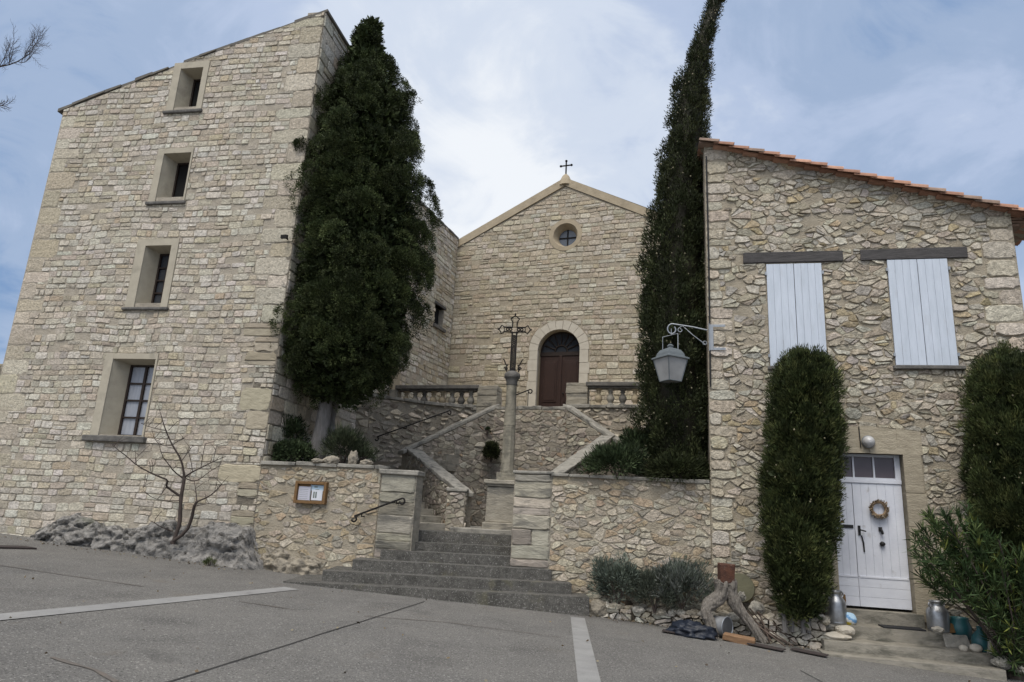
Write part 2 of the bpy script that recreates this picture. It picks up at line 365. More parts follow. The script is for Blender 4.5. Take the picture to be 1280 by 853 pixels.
def chop(poly, k=.22):
    out = []; n = len(poly)
    for i in range(n):
        p, q = poly[i], poly[(i + 1) % n]; a = random.uniform(k * .5, k * 1.3); b = 1 - random.uniform(k * .5, k * 1.3)
        out += [(p[0] + (q[0] - p[0]) * a, p[1] + (q[1] - p[1]) * a), (p[0] + (q[0] - p[0]) * b, p[1] + (q[1] - p[1]) * b)]
    return out
def coursed(mb, region, holes, pal, ch=(.12, .2), wr=(.16, .4), gap=.012, h=.02, skip=.02, mat=1, T=None, rings=2, wave=.02, v0=0, grow=0):
    xs = [p[0] for p in region]; zs = [p[1] for p in region]; z = min(zs); seed = random.uniform(0, 99)
    while z < max(zs):
        g = 1 + grow * max(0, 1 - (z - min(zs)) / 2.2)
        hh = random.uniform(*ch) * g; x = min(xs) - random.uniform(0, wr[1])
        while x < max(xs):
            w = random.uniform(*wr) * random.choice((.8, 1, 1, 1.25)) * g
            if random.random() > skip:
                rows = [(z, z + hh)]
                if hh > .17 and random.random() < .12: mid = z + hh * random.uniform(.4, .6); rows = [(z, mid), (mid, z + hh)]
                for a, b in rows:
                    j = lambda: random.uniform(-.75, .75) * gap
                    wv = lambda x_: wave * noise.noise(Vector((x_ * .9, z * .8, seed)))
                    x0, x1, z0, z1 = x + gap, x + w - gap, a + gap, b - gap
                    P = [(x0 + j(), z0 + j() + wv(x0)), ((x0 + x1) / 2, z0 + j() + wv(x0)), (x1 + j(), z0 + j() + wv(x1)), (x1 + j() * .8, (z0 + z1) / 2), (x1 + j(), z1 + j() + wv(x1)), ((x0 + x1) / 2, z1 + j() + wv(x1)), (x0 + j(), z1 + j() + wv(x0)), (x0 + j() * .8, (z0 + z1) / 2)]
                    # nick the corners
                    q = []
                    for i in range(8):
                        if i % 2 == 0:
                            p, a_, b_ = P[i], P[i - 1], P[(i + 1) % 8]; t = random.uniform(.1, .3); q += [(p[0] + (a_[0] - p[0]) * t, p[1] + (a_[1] - p[1]) * t), (p[0] + (b_[0] - p[0]) * t, p[1] + (b_[1] - p[1]) * t)]
                        elif rings > 1: q.append(P[i])
                    q = in_region(q, region)
                    if q: q = cut_holes(q, holes)
                    if q and len(q) > 2: stone(mb, q, pal, h, mat, T, v0, rings)
            x += w
        z += hh
def rubble(mb, region, holes, pal, sx=.27, sz=.155, gap=.02, h=.03, thin=.22, mat=1, T=None, v0=0, rings=2, skip=.04, jit=.42):
    xs = [p[0] for p in region]; zs = [p[1] for p in region]; asp = sx / sz; P = {}
    clus = random.uniform(0, 50)
    i0, i1 = -2, int((max(xs) - min(xs)) / sx) + 3; j0, j1 = -2, int((max(zs) - min(zs)) / sz) + 3
    for j in range(j0, j1):
        for i in range(i0, i1):
            if random.random() < thin * (1 + 1.5 * noise.noise(Vector((i * .35, j * .35, clus)))): continue
            P[(i, j)] = (min(xs) + (i + .5 * (j % 2) + random.uniform(-jit, jit)) * sx, min(zs) + (j + random.uniform(-jit, jit)) * sz)
    for (i, j), (x, z) in P.items():
        if random.random() < skip: continue
        poly = [(x - 2.2 * sx, z - 2.2 * sz), (x + 2.2 * sx, z - 2.2 * sz), (x + 2.2 * sx, z + 2.2 * sz), (x - 2.2 * sx, z + 2.2 * sz)]
        for dj in range(-3, 4):
            for di in range(-3, 4):
                q = P.get((i + di, j + dj))
                if q is None or (di == 0 and dj == 0): continue
                dx, dz = q[0] - x, (q[1] - z) * asp; l = math.hypot(dx, dz)
                a, b = dx / l, dz * asp / l; ll = math.hypot(a, b)
                poly = clip(poly, a, b, a * x + b * z + l / 2 - gap * ll * random.uniform(.5, 1.6))
                if len(poly) < 3: break
            if len(poly) < 3: break
        if len(poly) < 3: continue
        poly = ragged(chop(poly, .13), .016) if rings > 1 else chop(poly, .2); poly = in_region(poly, region)
        if poly: poly = cut_holes(poly, holes)
        if not poly or len(poly) < 3: continue
        if random.random() < .3 and area(poly) > .008:
            a = random.uniform(0, math.pi); nx, ny = math.cos(a), math.sin(a); c = cen(poly); d = nx * c[0] + ny * c[1] + random.uniform(-.02, .02); bits = (clip(poly, nx, ny, d - gap * .7), clip(poly, -nx, -ny, -d - gap * .7))
        else: bits = (poly,)
        for q in bits:
            if len(q) > 2: stone(mb, q, pal, h, mat, T, v0, rings, .6)
def wall_body(mb, outer, holes, depth, rev=.3, T=None, mat=0, revmat=None, inner=None):
    """outer (x,z) outline anticlockwise; holes lists of (x,z)"""
    loops = [outer] + holes; flat = [p for l in loops for p in l]
    tri = tessellate_polygon([[Vector((x, z, 0)) for x, z in l] for l in loops])
    mb.add([(x, 0, z) for x, z in flat], [tuple(t) for t in tri], mat, T=T)
    n = len(outer)
    V = [(x, 0, z) for x, z in outer] + [(x, depth, z) for x, z in outer]
    F = [(i, n + i, n + (i + 1) % n, (i + 1) % n) for i in range(n)]
    t2 = tessellate_polygon([[Vector((x, z, 0)) for x, z in outer]]); F += [tuple(n + i for i in reversed(t)) for t in t2]
    mb.add(V, F, mat, T=T)
    for hi, hl in enumerate(holes):
        n = len(hl); mb.add([(x, 0, z) for x, z in hl] + [(x, rev, z) for x, z in (inner[hi] if inner else hl)], [(i, (i + 1) % n, n + (i + 1) % n, n + i) for i in range(n)], mat if revmat is None else revmat, T=T)
def rect(x0, x1, z0, z1): return [(x0, z0), (x1, z0), (x1, z1), (x0, z1)]
PAL_T = [((.51, .475, .41), 5), ((.565, .54, .485), 4), ((.465, .42, .345), 3), ((.50, .45, .36), 2), ((.42, .39, .34), 1.2), ((.47, .405, .31), .5)]
PAL_Q = [((.49, .445, .365), 4), ((.45, .40, .315), 2), ((.52, .485, .41), 3)]
PAL_C = [((.46, .415, .335), 5), ((.51, .475, .405), 3), ((.435, .38, .29), 3), ((.41, .365, .29), 2)]
PAL_H = [((.47, .435, .365), 5), ((.53, .50, .44), 3.5), ((.45, .38, .26), 1.2), ((.41, .37, .305), 3), ((.38, .365, .335), 1.5)]
PAL_W = [((.44, .395, .32), 5), ((.50, .465, .39), 2), ((.40, .33, .24), 3), ((.36, .335, .29), 3), ((.42, .34, .255), .8)]
PAL_B = [((.50, .47, .41), 4), ((.57, .55, .50), 3), ((.42, .39, .33), 2)]
PAL_O = [((.26, .235, .20), 5), ((.33, .305, .265), 3), ((.22, .20, .175), 4), ((.40, .37, .32), 1), ((.24, .185, .14), .5)]

# ------------------------------------------------------------------ foliage
rng = np.random.default_rng(5)
def unit(a): return a / (np.linalg.norm(a, axis=1, keepdims=True) + 1e-9)
def leaf_quads(P, D, Ln, Wd):
    n = len(P); Sd = unit(np.cross(D, rng.normal(size=(n, 3)))); Nn = np.cross(D, Sd)
    Ln = Ln[:, None]; Wd = Wd[:, None]
    V = np.stack([P, P + D * Ln * .5 + Sd * Wd + Nn * Wd * .25, P + D * Ln, P + D * Ln * .5 - Sd * Wd + Nn * Wd * .25], 1).reshape(-1, 3)
    return V, np.arange(4 * n).reshape(-1, 4)
def clumps(C, O, per, cr, Ln, Wd, pal, upb=.5, outb=.7, rnd=.75, shape=(1, 1, 1)):
    """C centres, O outward directions -> leaf mesh arrays"""
    n = len(C); idx = np.repeat(np.arange(n), per); m = len(idx)
    off = unit(rng.normal(size=(m, 3))) * (rng.random((m, 1)) ** .45) * (cr[idx][:, None] if np.ndim(cr) else cr) * np.array(shape)
    P = C[idx] + off
    D = unit(O[idx] * outb + np.array([0, 0, upb]) + unit(off) * .55 + rng.normal(size=(m, 3)) * rnd * .5)
    L_ = rng.uniform(*Ln, m); W_ = rng.uniform(*Wd, m); V, Q = leaf_quads(P, D, L_, W_)
    pal = np.array(pal); cc = pal[rng.integers(0, len(pal), n)] * rng.uniform(.6, 1.4, (n, 1))
    lc = cc[idx] * rng.uniform(.75, 1.25, (m, 1)); return V, Q, np.repeat(lc, 4, 0)
def merge(parts):
    V = []; Q = []; C = []; b = 0
    for v, q, c in parts: V.append(v); Q.append(q + b); C.append(c); b += len(v)
    return np.concatenate(V), np.concatenate(Q), np.concatenate(C)
def outline_env(tbl, Y):
    """rows (py, pxl, pxr) -> list of (z, x centre, radius) at depth Y"""
    out = []
    for py, a, b in tbl:
        A, B = at(a, py, Y), at(b, py, Y); out.append(((A.z + B.z) / 2, (A.x + B.x) / 2, (B.x - A.x) / 2))
    return sorted(out)
def lumps_noise(P, fr, seed): return np.array([noise.noise(Vector(p) * fr + Vector((seed, seed * 2, seed * 3))) for p in P])
def crown_env(env, Y, base, n, per, cr, Ln, Wd, pal, lump=.16, lfr=1.6, fy=1.0, seed=1, upb=.5, outb=.7, core=.72, inner=.25, lean=None, shape=(1, 1, 1), rnd=.75):
    z = np.array([e[0] for e in env]); x = np.array([e[1] for e in env]); r = np.array([e[2] for e in env])
    dens = np.maximum(r, .05); zz = np.linspace(z[0], z[-1], 400); w = np.interp(zz, z, dens); w /= w.sum()
    Z = rng.choice(zz, n, p=w) + rng.normal(size=n) * .03; ph = rng.uniform(0, 2 * np.pi, n)
    Rr = np.interp(Z, z, r); X = np.interp(Z, z, x)
    yoff = np.interp(Z, [e[0] for e in lean], [e[1] for e in lean]) if lean else 0
    k = 1 + lump * lumps_noise(np.stack([np.cos(ph) * 1.4, np.sin(ph) * 1.4, Z * .9], 1), lfr, seed) * 1.6
    q = 1 - inner * rng.random(n) ** 2.2
    rad = np.maximum(Rr * k * q - np.mean(cr) * .95, .02)
    C = np.stack([X + np.cos(ph) * rad, Y + yoff + np.sin(ph) * rad * fy, Z], 1) - np.array(base)
    O = np.stack([np.cos(ph), np.sin(ph), np.zeros(n)], 1)
    parts = [clumps(C, O, per, cr, Ln, Wd, pal, upb, outb, rnd, shape)]
    if core:   # opaque core, darker than the leaves, keeps the crown from being see-through
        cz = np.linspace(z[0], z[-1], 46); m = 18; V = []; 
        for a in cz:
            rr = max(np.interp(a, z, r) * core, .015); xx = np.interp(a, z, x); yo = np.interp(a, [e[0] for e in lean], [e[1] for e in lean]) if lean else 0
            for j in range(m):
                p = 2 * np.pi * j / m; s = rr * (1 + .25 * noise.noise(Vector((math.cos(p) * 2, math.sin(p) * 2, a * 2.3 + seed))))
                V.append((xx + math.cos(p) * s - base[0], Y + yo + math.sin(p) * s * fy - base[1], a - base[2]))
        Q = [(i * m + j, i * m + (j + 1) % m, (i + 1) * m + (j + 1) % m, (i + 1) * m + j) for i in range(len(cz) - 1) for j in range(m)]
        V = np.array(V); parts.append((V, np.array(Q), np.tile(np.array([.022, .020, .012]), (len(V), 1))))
    return merge(parts)
GREEN_C = [(.038, .052, .018), (.050, .065, .023), (.030, .042, .015), (.064, .078, .029)]
GREEN_D = [(.028, .036, .014), (.036, .044, .017), (.044, .051, .020), (.023, .029, .012)]
GREEN_H = [(.038, .050, .017), (.052, .064, .022), (.026, .036, .013), (.070, .078, .027)]


def crown_lumps(env, Y, base, n, lr, per, perc, cr, Ln, Wd, pal, core=.66, seed=1, fy=1.0, extra=(), upb=.25, vs=1.15):
    """crown of rounded tufts: leaf clumps on many small domes over the envelope"""
    z = np.array([e[0] for e in env]); x = np.array([e[1] for e in env]); r = np.array([e[2] for e in env])
    zz = np.linspace(z[0], z[-1], 400); w = np.interp(zz, z, r) + .05; w /= w.sum()
    L = rng.uniform(*lr, n); Z = rng.choice(zz, n, p=w); ph = rng.uniform(0, 2 * np.pi, n); Rr = np.interp(Z, z, r)
    L = np.minimum(L, np.maximum(Rr * .5, .09)); rad = np.maximum(Rr * rng.uniform(.74, 1.07, n) - L, .01)
    O = np.stack([np.cos(ph), np.sin(ph) * fy, np.full(n, .35)], 1); C = np.stack([np.interp(Z, z, x) + np.cos(ph) * rad, Y + np.sin(ph) * rad * fy, Z], 1) - np.array(base)
    for (p, l) in extra: C = np.vstack([C, np.array(p)[None] - np.array(base)]); O = np.vstack([O, [[-.7, -.7, .2]]]); L = np.append(L, l)
    n = len(C); idx = np.repeat(np.arange(n), per); d = unit(unit(O)[idx] * .7 + np.array([0, 0, .12]) + rng.normal(size=(len(idx), 3)) * .6)
    CC = C[idx] + d * L[idx][:, None] * np.array([1, 1, vs]); hue = np.repeat(rng.uniform(.65, 1.4, (n, 1)), per, 0)
    V, Q, Cc = clumps(CC, d, perc, cr, Ln, Wd, pal, upb, .9, .8); Cc = Cc * np.repeat(np.repeat(hue, perc, 0), 4, 0)[:len(Cc)]
    parts = [(V, Q, Cc)]; m = 4200
    Z = rng.choice(zz, m, p=w); ph = rng.uniform(0, 2 * np.pi, m); rad = np.interp(Z, z, r) * rng.uniform(.3, .66, m)
    C = np.stack([np.interp(Z, z, x) + np.cos(ph) * rad, Y + np.sin(ph) * rad * fy, Z], 1) - np.array(base); O = np.stack([np.cos(ph), np.sin(ph), np.full(m, .3)], 1)
    parts.append(clumps(C, O, 16, .13, (.1, .18), (.03, .05), pal[:1] + pal[2:3], upb, .6, 1.0))
    return merge(parts)
# ================================================================== SETTING
def build_ground():
    xs = np.unique(np.concatenate([np.linspace(-600, -26, 8), np.linspace(-26, 22, 97), np.linspace(22, 600, 8)]))
    ys = np.unique(np.concatenate([np.linspace(-600, -10, 8), np.linspace(-10, 30, 81), np.linspace(30, 900, 10)]))
    V = []
    for y in ys:
        for x in xs:
            k = .002 * noise.noise(Vector((x * .5, y * .5, 0))) if abs(x) < 24 and -9 < y < 29 else 0
            V.append((x, y, gz(x) + k - .006))
    n = len(xs); Q = [(j * n + i, j * n + i + 1, (j + 1) * n + i + 1, (j + 1) * n + i) for j in range(len(ys) - 1) for i in range(n - 1)]
    o = np_mesh('ground', np.array(V), np.array(Q), (1, 1, 1), M['asphalt']); tag(o, kind='structure')
    for p in o.data.polygons: p.use_smooth = True
build_ground()
def strip(name, pts, w, m, dz=.002, jag=0, kind='structure', label=None):
    """thin sheet along ground pixels"""
    P = [gp(*p) for p in pts]; mb = MB(); L = []; Rr = []; Q = []
    for i in range(len(P) - 1):
        k = max(2, int((P[i + 1] - P[i]).length / .12))
        for t in range(k + (i == len(P) - 2)): Q.append(P[i].lerp(P[i + 1], t / k))
    for i, p in enumerate(Q):
        d = (Q[min(i + 1, len(Q) - 1)] - Q[max(i - 1, 0)]).normalized(); s = Vector((-d.y, d.x, 0))
        ww = w * (1 + jag * 1.4 * noise.noise(p * 3.1)); off = s * jag * w * 2.2 * noise.noise(p * 1.3 + Vector((9, 0, 0)))
        a, b = p + off + s * ww / 2, p + off - s * ww / 2
        L.append((a.x, a.y, gz(a.x) + dz)); Rr.append((b.x, b.y, gz(b.x) + dz))
    n = len(Q); mb.add(L + Rr, [(i, i + 1, n + i + 1, n + i) for i in range(n - 1)])
    o = mb.build(name, m); tag(o, kind=kind); return o
strip('paving_band', [(-40, 775.5), (365, 735.5)], .30, M['band'])
strip('paving_band', [(722, 772), (740, 870)], .235, M['band'])
strip('ground_joint', [(531, 752), (200, 856)], .02, M['seam'], .001, .25)
strip('ground_crack', [(-5, 706), (60, 716), (180, 733)], .03, M['brickseam'], .001, .6)
strip('ground_crack', [(455, 770), (560, 778), (700, 797)], .022, M['brickseam'], .001, .6)
strip('ground_crack', [(300, 752), (372, 763)], .03, M['brickseam'], .001, .6)
strip('ground_crack', [(60, 822), (84, 830), (118, 838), (150, 852)], .05, M['brickseam'], .001, .6)
strip('ground_crack', [(1000, 838), (1045, 862)], .015, M['seam'], .001, .4)

# upper terrace behind the stairs
T_Z = 4.50
def terr():
    mb = MB()
    mb.slab([(-4.5, 20.0), (-.9, 20.75), (-.25, 19.8), (1.5, 18.95), (1.7, 19.6), (3.7, 19.0), (6, 18.3), (9, 26), (-6, 30)], 2.0, T_Z)
    tag(mb.build('terrace_ground', M['paving']), kind='structure')
terr()

# ---------------------------------------------------------------- tower
tc_ = at(325, 600, 14.1); F_T = Frame(tc_.x, tc_.y, 11)
def tower():
    root = thing('stone_tower', 'tall pale limestone building at left with four deep square windows under a slanting roof', 'building', F_T.loc, F_T.rot)
    ul, zl = F_T.px(75, 138); ur, zr = F_T.px(403, 15); ul2, _ = F_T.px(22, 400); ul = (ul + ul2) / 2; ur = 0.0
    mid = F_T.px(250, 72)
    top = [(ur, zr), mid, (ul, zl)]; outline = [(ul, -.4), (ur, -.4)] + top
    wins = [((227, 87), (246, 133), (219.5, 80), (252, 137.5), 'dark'), ((206, 193), (230, 246), (199, 187), (231, 252), 'dark'),
            ((183, 308), (202, 379), (173.5, 300), (209.6, 384.6), 'panes'), ((142.5, 449), (178, 545), (133.6, 442), (180, 547), 'curtain')]
    holes = []; info = []
    for tl, br, otl, obr, kind in wins:
        c = [F_T.px(*p) for p in (tl, br, otl, obr)]
        cx = (F_T.px((tl[0] + br[0]) / 2, (tl[1] + br[1]) / 2))[0]
        # openings are upright rectangles: average the leaning pixel corners
        def ext(a, b): return sorted((a[0], b[0]))
        x0, x1 = ext(c[0], c[1]); X0, X1 = ext(c[2], c[3])
        z1, z0 = c[0][1], c[1][1]; Z1, Z0 = c[2][1], c[3][1]
        holes.append(rect(x0, x1, z0, z1)); info.append((x0, x1, z0, z1, X0, X1, Z0, Z1, kind))
    mb = MB(); D = 4.8
    inn = [rect(i[0] + (.17 if i[8] == 'curtain' else .12), i[1] - (.09 if i[8] == 'curtain' else .05), i[2] + .0, i[3] - .06) for i in info]
    wall_body(mb, outline, holes, .55, .36, revmat=2, inner=inn)
    side = lambda p: (-p[1], p[0], p[2])
    wall_body(mb, [(0, -.4), (D, -.4), (D, zr - .05), (0, zr)], [], .45, T=side)
    mb.box(ul, -.45, .55, D, -.4, zl - .3); 
    mb.slab([(ul, .55), (-.46, .55), (-.46, D), (ul, D)], [zl - .31] * 4, [zl - .05, zr - .2, zr - .2, zl - .05])
    # corner blocks
    Q = []; z = .4
    def quoins(x_edge, sgn, zmax, wmin, wmax):
        z = -.1; k = 0
        while z < zmax - .25:
            h = random.uniform(.26, .5); w = random.uniform(wmin, wmin * 1.3) if k % 2 else random.uniform(wmax * .7, wmax)
            a, b = (x_edge, x_edge + w) if sgn > 0 else (x_edge - w, x_edge)
            Q.append((a, b, z, min(z + h, zmax - .05))); z += h; k += 1
    quoins(0, -1, zr - .1, .45, 1.0); quoins(ul, 1, zl - .1, .4, .85)
    Q = [q for q in Q if not (q[0] > -1.3 and q[2] < 5.2 and random.random() < .3)]
    for a, b, z0, z1 in Q:
        low = a > -1.3 and z0 < 5.2
        g = .012; q = [(a + g, z0 + g), (b - g, z0 + g), (b - g, z1 - g), (a + g, z1 - g)]
        q = in_region(ragged(ragged(chop(q, .12), .02), .018), outline)
        if q: q = cut_holes(q, [(i[4], i[5], i[6], i[7]) for i in info])
        if not q: continue
        if low and random.random() < .6:
            c = cen(q); hz = random.random() < .4; k_ = (c[1] if hz else c[0]) + random.uniform(-.05, .05); nx, ny = (0, 1) if hz else (1, 0); parts_ = [clip(q, nx, ny, k_ - .006), clip(q, -nx, -ny, -k_ - .006)]
        else: parts_ = [q]
        for q in parts_:
          if len(q) < 3: continue
          if low: stone(mb, q, [((1.05, 1.05, 1.05), 3), ((.9, .9, .9), 2), ((1.15, 1.15, 1.15), 2)], .018, 3, None, 0, 2, .6)
          else: stone(mb, q, PAL_Q, .010, 1)
    hol = Q + [(i[4] - .01, i[5] + .01, i[6] - .03, i[7] + .01) for i in info]
    coursed(mb, outline, hol, PAL_T, (.10, .18), (.12, .38), .010, .015, .06, 1, wave=.06, grow=.6)
    coursed(mb, [(0, -.4), (D, -.4), (D, zr - .05), (0, zr)], [], PAL_Q + PAL_T[:2], (.2, .38), (.3, .8), .014, .016, .03, 1, side)
    mb.build('wall', [M['mortar'], M['stone'], M['dress'], M['sand']], root)
    # slanting roof edge of thin slabs
    r = MB(); pts = [(ul - .18, zl - .02), mid, (ur + .03, zr)]
    for (a, b) in zip(pts[:-1], pts[1:]):
        L = math.hypot(b[0] - a[0], b[1] - a[1]); n = int(L / .42)
        for i in range(n):
            t0, t1 = i / n, (i + 1.06) / n; x0, z0 = a[0] + (b[0] - a[0]) * t0, a[1] + (b[1] - a[1]) * t0; x1, z1 = a[0] + (b[0] - a[0]) * t1, a[1] + (b[1] - a[1]) * t1
            k = random.uniform(-.01, .02); th = random.uniform(.03, .075)
            r.prism([(x0, z0 + k - .02), (x1, z1 + k), (x1, z1 + th + k), (x0, z0 + th + k * 2)], random.uniform(-.045, .02), D + .05)
    r.build('roof', M['roofing'], root)
    for x0, x1, z0, z1, X0, X1, Z0, Z1, kind in info:
        w = MB()      # stone surround, slightly proud of the wall
        for a, b, c, d in ((X0, x0, Z0, Z1), (x1, X1, Z0, Z1), (x0 - .002, x1 + .002, z1, Z1)): w.box(a, b, -.028, .06, c, d)
        so = w.build('window_surround', M['dress'], root, .006)
        w = MB(); big = .05 if kind == 'curtain' else 0; w.box(X0 - .05 - big, X1 + .04 + big, -.07 - big, .3, Z0 - .07 - big, Z0 + .004, jit=.008); w.build('sill', M['darkcope'], so, .02)
        f = MB(); t = .045; y0, y1 = .34, .40
        fx0, fx1 = (x0 + .16, x1 - .08) if kind == 'curtain' else (x0 + .11, x1 - .04); z1 = z1 - .055
        f.box(fx0, fx0 + t, y0, y1, z0, z1); f.box(fx1 - t, fx1, y0, y1, z0, z1); f.box(fx0 + t, fx1 - t, y0, y1, z1 - t, z1); f.box(fx0 + t, fx1 - t, y0, y1, z0, z0 + t)
        if kind != 'dark':
            rows = 4; xm = (fx0 + fx1) / 2; f.box(xm - .03, xm + .03, y0 + .004, y1 - .004, z0 + t, z1 - t)
            for i in range(1, rows):
                zz = z0 + t + (z1 - z0 - 2 * t) * i / rows
                f.box(fx0 + t, xm - .03, y0 + .006, y1 - .006, zz - .018, zz + .018); f.box(xm + .03, fx1 - t, y0 + .006, y1 - .006, zz - .018, zz + .018)
        fo = f.build('window_frame', M['wframe'], root)
        p = MB(); p.box(fx0 + .01, fx1 - .01, .385, .42, z0 + .01, z1 - .01)
        p.build('pane', M['curtain'] if kind == 'curtain' else M['glass'] if kind == 'panes' else M['void'], fo)
    b = MB(); b.tube([(ur - .12, -.03, F_T.px(362, 300)[1]), (ur - .12, -.16, F_T.px(362, 300)[1])], .02); b.box(ur - .2, ur - .05, -.2, -.15, F_T.px(362, 300)[1] - .04, F_T.px(362, 300)[1] + .04)
    b.build('bracket', M['iron'], root)
    return ul, zl
T_UL, T_ZL = tower()
def left_low_wall():
    root = thing('boundary_wall', 'low stone wall running on from the foot of the tower at the far left edge', 'wall', F_T.loc, F_T.rot)
    z1 = F_T.px(4, 455)[1]; a = T_UL - 7; o = [(a, -.3), (T_UL - .005, -.3), (T_UL - .005, z1), (a, z1 - .3)]
    mb = MB(); wall_body(mb, o, [], .5); coursed(mb, o, [], [((.44, .385, .27), 3), ((.47, .43, .34), 3), ((.40, .35, .28), 2)], (.14, .24), (.25, .6), .013, .022, .03)
    mb.build('wall', [M['mortar'], M['stone']], root)
left_low_wall()

# ---------------------------------------------------------------- rock outcrop
def outcrop(name, label, fr, u0, u1, prof, depth, m, seed, grp=None):
    """lumpy rock along the foot of a wall. prof: list of (u, height)"""
    mb = MB(); nu, nt = int((u1 - u0) / .04), 34; V = []
    for i in range(nu + 1):
        u = u0 + (u1 - u0) * i / nu; h = np.interp(u, [p[0] for p in prof], [p[1] for p in prof]); d = depth * (.55 + .45 * min(1, h / .6))
        for j in range(nt + 1):
            t = j / nt; a = t * math.pi / 2
            v = -d * math.cos(a) ** .8 + .10 * t; z = h * math.sin(a) ** .75
            w = fr.w(u, v, 0); g = gz(w.x); P = Vector((u * 1.5, v * 2, z * 2.2 + seed))
            dv, pv = noise.voronoi(P * 1.5 + Vector((.3, .3, .3)) * noise.noise(P * 2)); cv = noise.cell(pv[0] * 7.1) - .5; dw, pw = noise.voronoi(P * 4.2); cw_ = noise.cell(pw[0] * 5.3) - .5; k = .10 * noise.noise(P * .9) + .10 * cv - .22 * max(0, .12 - (dv[1] - dv[0])) * 2 * .5 + .05 * cw_ + .04 * noise.noise(P * 7) + .025 * noise.noise(P * 17)
            k *= min(1, h / .35)
            V.append((u + k * .3, v - k * .9, g - .06 + z + k * .55 * math.sin(a)))
    F = [(i * (nt + 1) + j, (i + 1) * (nt + 1) + j, (i + 1) * (nt + 1) + j + 1, i * (nt + 1) + j + 1) for i in range(nu) for j in range(nt)]
    mb.add(V, F, smooth=True); o = mb.build(name, m); o.location = fr.loc; o.rotation_euler.z = fr.rot
    tag(o, label, 'rock'); return o
ua, ub = F_T.px(50, 665)[0], F_T.px(322, 700)[0]
outcrop('rock_outcrop', 'grey lichen covered rock outcrop along the foot of the tower', F_T, ua - .1, ub + .25,
        [(ua - .1, .02), (ua + .3, .42), (ua + 1, .68), (ua + 2.2, .58), ((ua + ub) / 2 + .2, .66), (ub - .9, .88), (ub - .2, .8), (ub + .25, .05)], .52, M['rock'], 3)

# ---------------------------------------------------------------- front walls with the gate piers
PL = at(521, 590, 13.45); F_L = frame_between(at(325, 590, 14.12), PL); LL = (PL - at(325, 590, 14.12)).length
hc = at(888, 600, 12.4); F_H = Frame(hc.x, hc.y, 12.5)
PR = at(643, 600, 13.25); F_R = frame_between(PR, Vector((hc.x, hc.y + .02, 0))); LR = math.hypot(hc.x - PR.x, hc.y + .02 - PR.y)
def pier(mb, x0, x1, z0, z1, y1):
    o = rect(x0, x1, z0, z1); wall_body(mb, o, [], y1); pal = [((1, 1, 1), 4), ((.82, .82, .82), 3), ((1.25, 1.25, 1.22), 2)]
    z = z0
    while z < z1 - .03:
        h = min(random.uniform(.13, .36), z1 - z); cuts = [x0, x1] if h < .24 or random.random() < .5 else [x0, x0 + (x1 - x0) * random.uniform(.35, .65), x1]
        for a, b in zip(cuts[:-1], cuts[1:]): stone(mb, ragged(ragged(chop([(a + .005, z + .005), (b - .005, z + .005), (b - .005, z + h - .005), (a + .005, z + h - .005)], .06), .012), .012), pal, .03, 1, None, 0, 2, .5)
        z += h
    mb.box(x1 - .02, x1 + .018, .0, y1 - .01, z0, z1 - .01, 1, (.9, .9, .9), jit=.008)
def front_walls():
    z1 = F_L.px(430, 584)[1]; pz = F_L.px(500, 587)[1]; px0 = F_L.px(476, 600)[0]
    root = thing('front_wall', 'rubble garden wall left of the entrance steps with a notice board on it', 'wall', F_L.loc, F_L.rot)
    zt = F_L.px(335, 580)[1]
    o = [(0.01, -.4), (px0, -.4), (px0, z1), (0.01, zt)]; mb = MB(); wall_body(mb, o, [], .45)
    rubble(mb, o, [(-9, 9, zt - .04, 9)], PAL_W, .2, .1, .012, .015, .3, jit=.5, skip=.12)
    mb.build('wall', [M['rmortar'], M['rubble']], root)
    c = MB(); x = 0.02
    while x < px0 - .1:
        w = min(random.uniform(.35, .8), px0 - x); zz = zt + (z1 - zt) * x / px0
        c.box(x, x + w - .012, -.05 + random.uniform(-.02, .015), .47, zz - .01, zz + random.uniform(.045, .075), jit=.012); x += w
    c.build('coping', M['cope'], root, .012)
    p = MB(); pier(p, px0 + .01, LL, -.3, pz - .1, .36); p.build('pier', [M['oldmortar'], M['pier']], root)
    k = MB(); k.box(px0 - .03, LL + .05, -.07, .4, pz - .1, pz + .0, jit=.012); k.build('pier_cap', M['cope'], root, .02)
    # right wall
    root = thing('front_wall', 'rubble garden wall between the entrance steps and the shuttered house', 'wall', F_R.loc, F_R.rot)
    px1 = F_R.px(690, 600)[0]; z0, z2 = F_R.px(668, 592)[1], F_R.px(880, 603)[1]
    o = [(px1, -.4), (LR, -.4), (LR, z2), (px1, z0 - .03)]; mb = MB(); wall_body(mb, o, [], .45)
    rubble(mb, o, [], PAL_W + PAL_H[:1], .19, .092, .0095, .017, .3, jit=.48, skip=.06); mb.build('wall', [M['rmortar'], M['rubble']], root)
    c = MB(); x = px1
    while x < LR - .1:
        w = min(random.uniform(.3, .7), LR - x); zz = z0 + (z2 - z0) * x / LR
        c.box(x, x + w - .012, -.05 + random.uniform(-.02, .015), .45, zz - .03, zz + random.uniform(.015, .04), jit=.012); x += w
    c.build('coping', M['cope'], root, .012)
    p = MB(); pier(p, 0, px1 - .006, -.3, z0 - .02, .5); p.build('pier', [M['oldmortar'], M['pier']], root)
    k = MB(); k.box(-.03, px1 + .02, -.06, .53, z0 - .02, z0 + .045, jit=.01); k.build('pier_cap', M['cope'], root, .02)
    return z1, z2
ZL_W, ZR_W = front_walls()
outcrop('bedrock_outcrop', 'pale broken bedrock under the notice board wall beside the steps', F_L, .1, LL * .62, [(.1, .1), (.35, .45), (.9, .55), (1.5, .42), (LL * .5, .3), (LL * .62, .03)], .28, M['bedrock'], 8)

